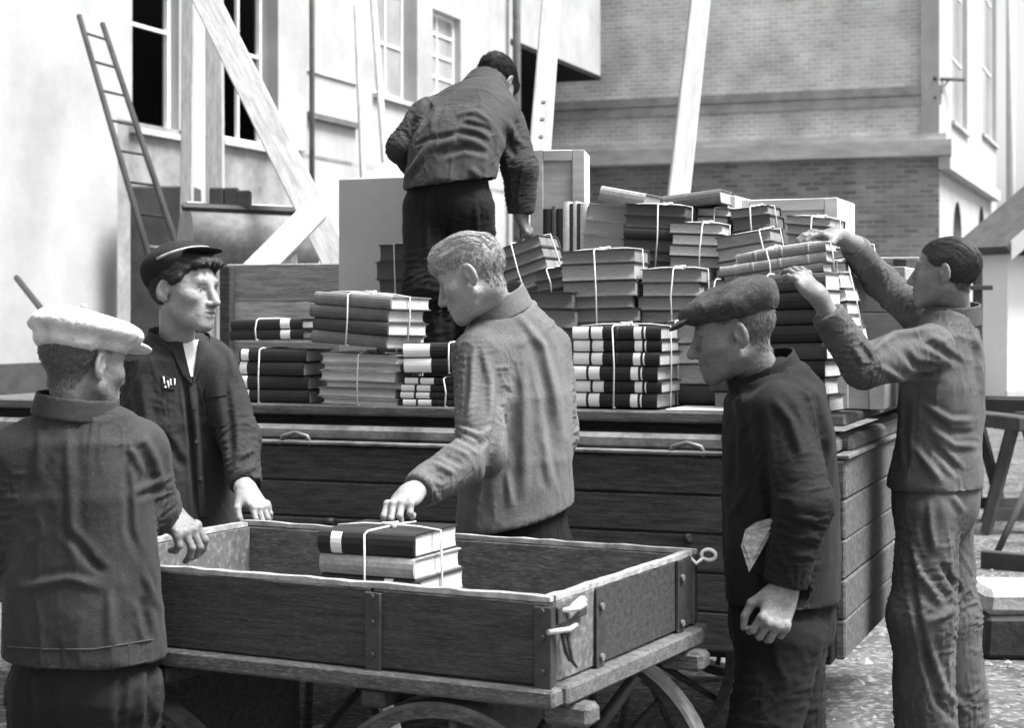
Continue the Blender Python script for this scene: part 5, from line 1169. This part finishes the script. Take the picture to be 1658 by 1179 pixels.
# ---------------- B: man in the dark cap, three-quarter face
phB = R(142); sB = facing(phB)[:, 0]
fB = P(285, 0, 5.35); fB.z = GZ
B = Person('man in dark banded cap and open-collared jacket, looking to the right', fB)
hB_ = [hand_mesh(PV(398, 793, 5.13), PV(426, 828, 5.08), (.5, -.45, .75), (.2, -.6, .3), curl=(.45, .5, .4), arm=PV(394, 748, 5.212), sc=.98), hand_mesh(PV(232, 850, 5.2), PV(262, 875, 5.1), (0, -.3, .9), (.5, -.5, 0), curl=(.4, .5, .4), arm=PV(190, 760, 5.4))]
RB = facing(R(118), R(2), R(-3)); cB = PV(299, 471, 5.26)
_, _ = make_head(B, cB, RB, PV(287, 578, 5.33), skin, sc=1.02, hands=hB_, jaw=.94, nose=1.02, hair=.2)
make_hair(B, cB, RB, None, hair_mid, sc=1.02, seed=8, th=.011, grow=[(ell((-.02, .074, .082), (.045, .026, .022)), .015), (ell((.025, .076, .074), (.03, .024, .02)), .015)], amp=.004)
capB = flat_cap(B, cB, RB, cap_dark, [(ell((0, -.045, .075), (.108, .100, .058), facing(0, R(-32))), .02), (ell((0, -.035, .06), (.090, .102, .05), facing(0, R(-30))), .02)], [(ell((0, .058, .118), (.075, .045, .007), facing(0, R(-12))), .01)], seed=2, wr=.5, sc=1.02)
def cap_band(ps, c, Rm, parent, sc, pts, r, m):
    ps.addmb('cap_band', MB().tube([to_world(np.array([p]), c, Rm, sc)[0] for p in pts], r, 8), m, parent)
a_ = [(.108*math.cos(t), -.025+.105*math.sin(t)*math.cos(R(-30)), .082-.105*math.sin(t)*math.sin(R(-30))*.9) for t in np.linspace(.05, math.pi-.05, 20)]
cap_band(B, cB, RB, capB, 1.02, a_, .0042, band_m)
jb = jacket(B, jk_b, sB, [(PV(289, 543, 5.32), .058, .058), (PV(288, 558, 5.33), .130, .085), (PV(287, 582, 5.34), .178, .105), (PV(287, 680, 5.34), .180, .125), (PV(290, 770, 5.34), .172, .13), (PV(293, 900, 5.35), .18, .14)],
    [(PV(350, 594, 5.33), PV(388, 706, 5.26), PV(400, 790, 5.15), .068, .056, .047), (PV(222, 602, 5.42), PV(190, 745, 5.44), PV(232, 850, 5.22), .068, .056, .046)], PV(293, 880, 5.35), seed=31,
    extra=[], strokes=[(8, 5, [(306, 606), (318, 700), (328, 840)]), (-6, 4, [(299, 612), (310, 700), (318, 840)]), (6, 6, [(345, 545), (372, 570), (384, 620)]), (-5, 6, [(362, 600), (372, 680), (376, 760)]), (5, 4, [(382, 740), (412, 725)]), (-4, 4, [(384, 750), (414, 738)]), (5, 4, [(384, 765), (416, 752)]), (-5, 4, [(386, 776), (416, 766)]), (4, 8, [(230, 600), (240, 700), (250, 800)]), (-4, 7, [(262, 700), (300, 760)])])
B.patch('shirt', [(293, 551), (322, 550), (313, 610), (309, 610)], shirt_m, jb, 5, 8, .005); B.patch('lapel', [(272, 553), (295, 552), (311, 622), (298, 610)], jk_b, jb, 5, 8, .010); B.patch('lapel', [(321, 551), (338, 556), (330, 592), (312, 622)], jk_b, jb, 5, 8, .010)
B.patch('pocket', [(334, 636), (364, 632), (368, 690), (338, 694)], jk_b, jb, 6, 6, .004); B.patch('pocket_flap', [(332, 626), (366, 622), (367, 640), (334, 645)], jk_b, jb, 5, 3, .008)
B.patch('placket', [(306, 622), (318, 622), (336, 838), (324, 838)], jk_b, jb, 3, 16, .005)
for bx_, by_ in ((314, 660), (319, 715), (325, 775)):
    h_ = B.hit(bx_, by_, .004); d_ = (h_-Vector((0, 0, EYE))).normalized(); B.addmb('button', MB().tube([h_, h_-d_*.004], .007, 10), shoe_m, jb)
bd = B.patch('badge', [(262, 610), (283, 611), (283, 631), (263, 629)], jk_b, jb, 4, 4, .004)
for (x0, y0, x1, y1) in ((264, 612, 267, 626), (267, 626, 272, 628), (272, 628, 273, 613), (277, 613, 277, 629), (281, 613, 281, 629)): B.seam('badge_stroke', [(x0, y0), (x1, y1)], label_m, bd, .0024, 4, .007) if bd else None
V, F_ = collar(PV(288, 572, 5.33), PV(291, 537, 5.32), (.102, .096), (.082, .080), sB, gap=(np.array([math.sin(phB), math.cos(phB), 0]), .075)); B.add('collar', cloth(V, F_, (), .5, 5), F_, jk_b, parent=jb)
V, F_ = trousers(PV(293, 890, 5.35), sB, (PV(260, 1080, 5.3), PV(325, 1080, 5.3)), (PV(258, 1300, 5.35), PV(330, 1300, 5.35)), seed=6); B.add('trousers', V, F_, tr_dark); shoes(B, (PV(258, 1300, 5.35), PV(330, 1300, 5.35)), phB, shoe_m)
# ---------------- C: fair-haired man bending over the cart
phC = R(-42); sC_ = facing(phC)[:, 0]
fC = P(835, 0, 4.98); fC.z = GZ
Cn = Person('fair-haired man in faded jacket reaching down to the books in handcart', fC)
hC_ = [hand_mesh(PV(664, 801, 4.50), PV(628, 832, 4.36), (-.25, -.45, .85), (-.3, -.75, -.35), curl=(.75, 1.1, .8), arm=PV(700, 778, 4.58), arm_r=(.030, .025), thumb_in=.7), hand_mesh(PV(850, 770, 5.18), PV(830, 790, 5.2), (.6, -.5, .2), (-.4, -.4, 0), curl=(.3, .4, .3))]
RC = facing(R(-78), R(25), R(4)); cC = PV(766, 449, 4.88)
_, _ = make_head(Cn, cC, RC, PV(806, 512, 4.96), skin, sc=.955, hands=hC_, hair=.5)
ZT = ([-.13, -.10, -.06, .0, .05, .09, .13], [.075, .06, .05, .050, .052, .066, .075])
cropped(Cn, cC, RC, hair_crop, .955, n=4500, seed=3)
make_hair(Cn, cC, RC, None, hair_blond, sc=.955, seed=5, grow=[(ell((0, -.004, .058), (.071, .097, .070)), .01), (ell((0, .062, .078), (.056, .040, .036)), .03), (ell((.02, .02, .10), (.05, .07, .034)), .02)], amp=.0065, ssc=(75, 7, 40), th=None, zl=([-.2, .2], [-.02, -.02]))
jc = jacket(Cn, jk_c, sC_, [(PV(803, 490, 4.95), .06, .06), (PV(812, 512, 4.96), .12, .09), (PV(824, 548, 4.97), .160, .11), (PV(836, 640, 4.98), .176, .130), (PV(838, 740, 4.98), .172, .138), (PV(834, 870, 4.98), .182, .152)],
    [(PV(772, 572, 4.86), PV(778, 728, 4.74), PV(672, 797, 4.52), .072, .064, .047), (PV(890, 560, 5.08), PV(906, 700, 5.06), PV(852, 768, 5.17), .064, .052, .045)], PV(838, 834, 4.98), hemn=(.22, .1, -1), seed=41, amp=.9,
    strokes=[(7, 6, [(838, 505), (880, 560), (900, 640), (908, 720)]), (-5, 6, [(862, 560), (884, 640), (890, 720)]), (-9, 8, [(812, 590), (806, 680), (790, 770), (772, 810)]), (6, 8, [(846, 560), (850, 700), (848, 810)]), (-5, 9, [(826, 640), (826, 740)]), (6, 4, [(742, 690), (775, 705), (800, 690)]), (-6, 4, [(736, 704), (770, 722), (798, 708)]), (6, 4, [(724, 722), (762, 738)]), (-5, 4, [(714, 734), (752, 752)]), (6, 4, [(700, 748), (738, 766)]), (-4, 4, [(690, 760), (722, 778)]), (6, 4, [(664, 782), (690, 800)]), (5, 6, [(768, 560), (764, 640), (756, 690)]), (5, 6, [(880, 700), (890, 790)]), (4, 5, [(822, 760), (828, 820)]), (5, 7, [(782, 560), (796, 620), (800, 690)])])

V, F_ = collar(PV(809, 508, 4.96), PV(797, 474, 4.945), (.098, .092), (.079, .078), sC_); Cn.add('collar', cloth(V, F_, (), .25, 4), F_, jk_c, parent=jc)
V, F_ = trousers(PV(836, 870, 4.98), sC_, (PV(800, 1090, 4.9), PV(860, 1090, 5.05)), (PV(800, 1366, 4.98), PV(872, 1355, 5.05)), seed=7); Cn.add('trousers', V, F_, tr_dark); shoes(Cn, (PV(800, 1366, 4.98), PV(872, 1355, 5.05)), phC, shoe_m)
# ---------------- D: man stooping on the wagon
phD = R(22); sD = facing(phD)[:, 0]
fD = P(725, 0, 6.9); fD.z = BED
D_ = Person('stooping man standing on the wagon with his back to us', fD)
hD_ = [hand_mesh(PV(843, 345, 7.04), PV(856, 378, 7.06), (.9, -.3, .2), (-.3, .8, -.1), curl=(.6, .9, .6), arm=PV(846, 315, 7.04), arm_r=(.028, .025), sc=1.05), hand_mesh(PV(705, 300, 7.4), PV(730, 330, 7.5), (-.6, .2, .4), (.4, .6, 0), curl=(.4, .5, .4))]
RD = facing(R(30), R(52)); cD = PV(800, 136, 7.42)
_, _ = make_head(D_, cD, RD, PV(778, 158, 7.26), skin_d, hands=hD_, h=.0035, hair=.12)
make_hair(D_, cD, RD, None, hair_dark, seed=6, th=None, grow=[(ell((0, -.016, .046), (.079, .102, .082)), .01), (ell((0, .06, .075), (.058, .045, .042)), .03)], zl=([-.2, .2], [-.03, -.03]), h=.0035, amp=.004)
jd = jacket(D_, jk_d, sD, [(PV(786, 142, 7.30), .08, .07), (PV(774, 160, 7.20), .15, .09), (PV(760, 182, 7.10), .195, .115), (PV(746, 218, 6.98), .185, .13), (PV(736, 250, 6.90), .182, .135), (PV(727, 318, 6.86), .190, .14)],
    [(PV(692, 186, 7.10), PV(652, 238, 7.06), PV(702, 300, 7.36), .075, .066, .05), (PV(822, 196, 7.14), PV(842, 272, 7.03), PV(843, 348, 7.05), .072, .066, .05)], PV(727, 297, 6.86), hemrad=.25, hollow=True, hemn=(.12, 0, -1), seed=51, amp=1.1,
    strokes=[(9, 5, [(700, 240), (740, 222), (790, 232)]), (-8, 5, [(712, 250), (752, 238), (795, 248)]), (7, 4, [(745, 205), (775, 212), (798, 225)]), (-7, 4, [(742, 196), (780, 204), (802, 214)]), (7, 4, [(735, 185), (770, 180), (800, 200)]), (7, 5, [(690, 160), (672, 195)]), (-6, 4, [(700, 165), (684, 200)]), (6, 4, [(712, 170), (696, 205)]), (8, 5, [(700, 225), (676, 260), (656, 288)]), (-10, 6, [(800, 215), (798, 250), (790, 290)]), (7, 5, [(820, 190), (836, 225), (852, 240)]), (-6, 5, [(812, 200), (824, 235), (838, 255)]), (6, 5, [(760, 270), (780, 290)])])
V, F_ = collar(PV(778, 156, 7.25), PV(790, 136, 7.32), (.100, .094), (.082, .078), sD, h=.005); D_.add('collar', V, F_, jk_d, parent=jd)
dF = (PV(700, 640, 6.88), PV(752, 640, 6.95)); V, F_ = trousers(PV(727, 318, 6.88), sD, (PV(694, 470, 6.84), PV(766, 470, 6.92)), dF, hw=.168, hd=.122, seed=8, rk=.092, rf=.09); D_.add('trousers', sculpt(V, F_, [(-9, 6, [(728, 330), (722, 450), (718, 560)]), (7, 5, [(700, 300), (690, 420)]), (6, 5, [(770, 320), (775, 430)])]), F_, tr_dark); shoes(D_, dF, phD, shoe_m)
# ---------------- E: man in the dark flat cap, profile
phE = R(-80); sE = facing(phE)[:, 0]
fE = P(1262, 0, 4.5); fE.z = GZ
E_ = Person('man in dark tweed flat cap walking left in profile, newspaper tucked under arm', fE)
hE_ = [hand_mesh(PV(1268, 958, 4.27), PV(1248, 1020, 4.22), (.2, -.95, .25), (-.9, -.2, -.2), curl=(.85, 1.1, .7), arm=PV(1282, 910, 4.26), arm_r=(.031, .025), sc=1.08, thumb_in=.5), hand_mesh(PV(1228, 880, 4.66), PV(1225, 930, 4.66), (-.2, .9, .2), (-.9, 0, 0), curl=(.6, .7, .5))]
RE = facing(R(-84), R(12)); cE = PV(1189, 541, 4.46)
_, _ = make_head(E_, cE, RE, PV(1238, 622, 4.5), skin_e, sc=.99, hands=hE_, old=1, nose=1.03, hair=.35, stub=.75)
cropped(E_, cE, RE, hair_grey, .99, seed=2)
flat_cap(E_, cE, RE, cap_tweed, [(ell((0, .006, .082), (.112, .128, .040), facing(0, R(7))), .02), (ell((0, -.022, .068), (.096, .104, .046)), .03), (ell((0, -.05, .095), (.085, .07, .036)), .03)], [(ell((0, .120, .056), (.078, .042, .009), facing(0, R(20))), .01)], sc=1.0, seed=17, wr=1.2)
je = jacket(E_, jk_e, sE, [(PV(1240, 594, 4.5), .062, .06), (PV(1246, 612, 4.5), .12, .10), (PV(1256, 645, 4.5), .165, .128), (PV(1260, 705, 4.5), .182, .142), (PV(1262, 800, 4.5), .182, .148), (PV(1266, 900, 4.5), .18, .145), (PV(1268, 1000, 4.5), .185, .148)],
    [(PV(1264, 668, 4.34), PV(1302, 815, 4.27), PV(1270, 952, 4.28), .080, .066, .052), (PV(1215, 680, 4.66), PV(1212, 800, 4.66), PV(1228, 880, 4.66), .07, .058, .048)], PV(1268, 968, 4.5), seed=61,
    strokes=[(8, 9, [(1275, 600), (1320, 640), (1340, 700), (1345, 760)]), (-5, 8, [(1300, 640), (1318, 720)]), (6, 7, [(1250, 640), (1280, 680), (1300, 740)]), (-6, 7, [(1228, 660), (1240, 760), (1252, 850)]), (5, 4, [(1285, 835), (1325, 840)]), (-5, 4, [(1285, 850), (1328, 854)]), (5, 4, [(1282, 868), (1325, 868)]), (-4, 4, [(1280, 882), (1322, 884)]), (5, 4, [(1278, 898), (1318, 898)]), (5, 5, [(1178, 640), (1200, 690), (1190, 760)]), (-5, 6, [(1195, 700), (1185, 800)]), (5, 5, [(1215, 780), (1180, 840)])])
V, F_ = collar(PV(1244, 624, 4.5), PV(1229, 586, 4.49), (.104, .098), (.084, .082), sE); E_.add('collar', cloth(V, F_, (), .25, 4), F_, jk_e, parent=je)
V, F_ = trousers(PV(1266, 990, 4.5), sE, (PV(1225, 1230, 4.4), PV(1285, 1230, 4.58)), (PV(1240, 1462, 4.4), PV(1310, 1445, 4.62)), hw=.16, hd=.135, seed=9, rk=.088); E_.add('trousers', V, F_, tr_dark); shoes(E_, (PV(1240, 1462, 4.4), PV(1310, 1445, 4.62)), phE, shoe_m)
# the folded newspaper
npb = MB()
def ribbon(pts, wid, Y, dY=0.0):
    L_, R_ = [], []
    for i, p in enumerate(pts):
        q0, q1 = pts[max(i-1, 0)], pts[min(i+1, len(pts)-1)]; d = Vector((q1[0]-q0[0], q1[1]-q0[1])).normalized(); n_ = Vector((-d.y, d.x))*wid/2; L_.append(P(p[0]+n_.x, p[1]+n_.y, Y+dY*i)); R_.append(P(p[0]-n_.x, p[1]-n_.y, Y+dY*i+.004))
    m = len(pts); bk = [p+Vector((0, .003, 0)) for p in L_+R_]
    npb.add(L_+R_+bk, [(i, i+1, m+i+1, m+i) for i in range(m-1)]+[(2*m+i+1, 2*m+i, 3*m+i, 3*m+i+1) for i in range(m-1)]+[(i+1, i, 2*m+i, 2*m+i+1) for i in range(m-1)]+[(m+i, m+i+1, 3*m+i+1, 3*m+i) for i in range(m-1)], True)
for pts_, Yn in (([(1200, 885), (1207, 858), (1224, 846), (1262, 836), (1243, 876), (1213, 927)], 4.288), ([(1203, 880), (1211, 864), (1228, 856), (1250, 850), (1236, 880), (1216, 912)], 4.283)):
    tp_ = [P(x, y, Yn+.004*math.sin(i*2.1)) for i, (x, y) in enumerate(pts_)]; bt_ = [p+Vector((0, .003, 0)) for p in tp_]; m_ = len(tp_); npb.add(tp_+bt_, [tuple(range(m_)), tuple(range(2*m_-1, m_-1, -1))]+[(k, m_+k, m_+(k+1) % m_, (k+1) % m_) for k in range(m_)])
npb.obj('folded_newspaper', paper_m, label='folded newspaper sticking out under the arm of the flat-capped man', cat='newspaper')
# ---------------- F: man with raised arms
phF = R(-62); sF = facing(phF)[:, 0]
fF = P(1520, 0, 5.9); fF.z = GZ
F1 = Person('bareheaded man in grey overalls reaching up with both arms to the books', fF)
hF_ = [hand_mesh(PV(1322, 476, 5.46), PV(1288, 436, 5.52), (.35, -.75, .5), (-.2, .3, .9), curl=(.35, .5, .4), arm=PV(1372, 562, 5.50), arm_r=(.031, .045), sc=1.02), hand_mesh(PV(1354, 382, 5.86), PV(1310, 377, 5.82), (.1, -.1, 1), (-.2, -.9, -.1), curl=(.35, .55, .45), arm=PV(1392, 402, 5.96), arm_r=(.030, .038), sc=1.02)]
RF = facing(R(-66), R(-2), R(3)); cF = PV(1531, 443, 5.88)
_, _ = make_head(F1, cF, RF, PV(1546, 520, 5.93), skin_d, sc=1.0, hands=hF_, hair=.25, stub=.85)
cropped(F1, cF, RF, hair_mid, 1.0, seed=4)
make_hair(F1, cF, RF, None, hair_mid, sc=1.0, seed=10, th=.0045, amp=.0022)
jf = jacket(F1, jk_f, sF, [(PV(1543, 504, 5.93), .062, .06), (PV(1540, 520, 5.93), .13, .09), (PV(1534, 552, 5.92), .165, .115), (PV(1526, 625, 5.9), .162, .135), (PV(1520, 705, 5.9), .158, .135), (PV(1513, 810, 5.9), .186, .160)],
    [(PV(1508, 560, 5.72), PV(1396, 592, 5.52), PV(1336, 498, 5.475), .076, .068, .050), (PV(1502, 520, 6.04), PV(1424, 452, 6.06), PV(1378, 392, 5.93), .070, .058, .044)], PV(1513, 788, 5.9), seed=71, amp=1.1,
    strokes=[(9, 6, [(1410, 565), (1450, 540), (1520, 530)]), (-7, 6, [(1455, 560), (1480, 590), (1540, 600)]), (7, 5, [(1420, 590), (1460, 615), (1530, 612)]), (-6, 5, [(1480, 545), (1530, 570), (1560, 590)]), (6, 5, [(1500, 540), (1535, 555)]), (8, 6, [(1480, 720), (1510, 760), (1530, 785)]), (-8, 6, [(1500, 710), (1535, 745), (1560, 770)]), (6, 5, [(1490, 650), (1540, 680), (1580, 680)]), (-6, 5, [(1495, 665), (1540, 700), (1580, 700)]), (6, 5, [(1500, 690), (1545, 720), (1585, 722)]), (6, 6, [(1575, 520), (1590, 580), (1592, 640)]), (-6, 5, [(1470, 640), (1465, 700), (1470, 760)]), (5, 4, [(1380, 560), (1400, 590)]), (-5, 4, [(1392, 552), (1412, 585)])])
V, F_ = collar(PV(1542, 524, 5.93), PV(1543, 492, 5.92), (.100, .094), (.082, .080), sF); F1.add('collar', cloth(V, F_, (), .4, 4), F_, jk_f, parent=jf)
ffe = (PV(1502, 1236, 5.82), PV(1556, 1226, 5.98)); V, F_ = trousers(PV(1515, 800, 5.9), sF, (PV(1494, 1000, 5.80), PV(1535, 1000, 5.98)), ffe, hw=.17, hd=.14, seed=10, rk=.105, rf=.10, amp=1.5)
V = sculpt(V, F_, [(10, 7, [(1475, 870), (1490, 930), (1530, 985)]), (-10, 7, [(1490, 840), (1510, 900), (1560, 970)]), (9, 6, [(1505, 800), (1510, 900), (1545, 960)]), (-8, 6, [(1470, 900), (1485, 1000), (1510, 1100)]), (9, 7, [(1500, 1010), (1550, 985)]), (8, 7, [(1500, 1030), (1530, 1120), (1580, 1165)]), (-8, 6, [(1490, 1040), (1520, 1140), (1560, 1179)]), (7, 6, [(1540, 800), (1560, 830)])]); F1.add('trousers', V, F_, tr_grey); shoes(F1, ffe, phF, shoe_m)
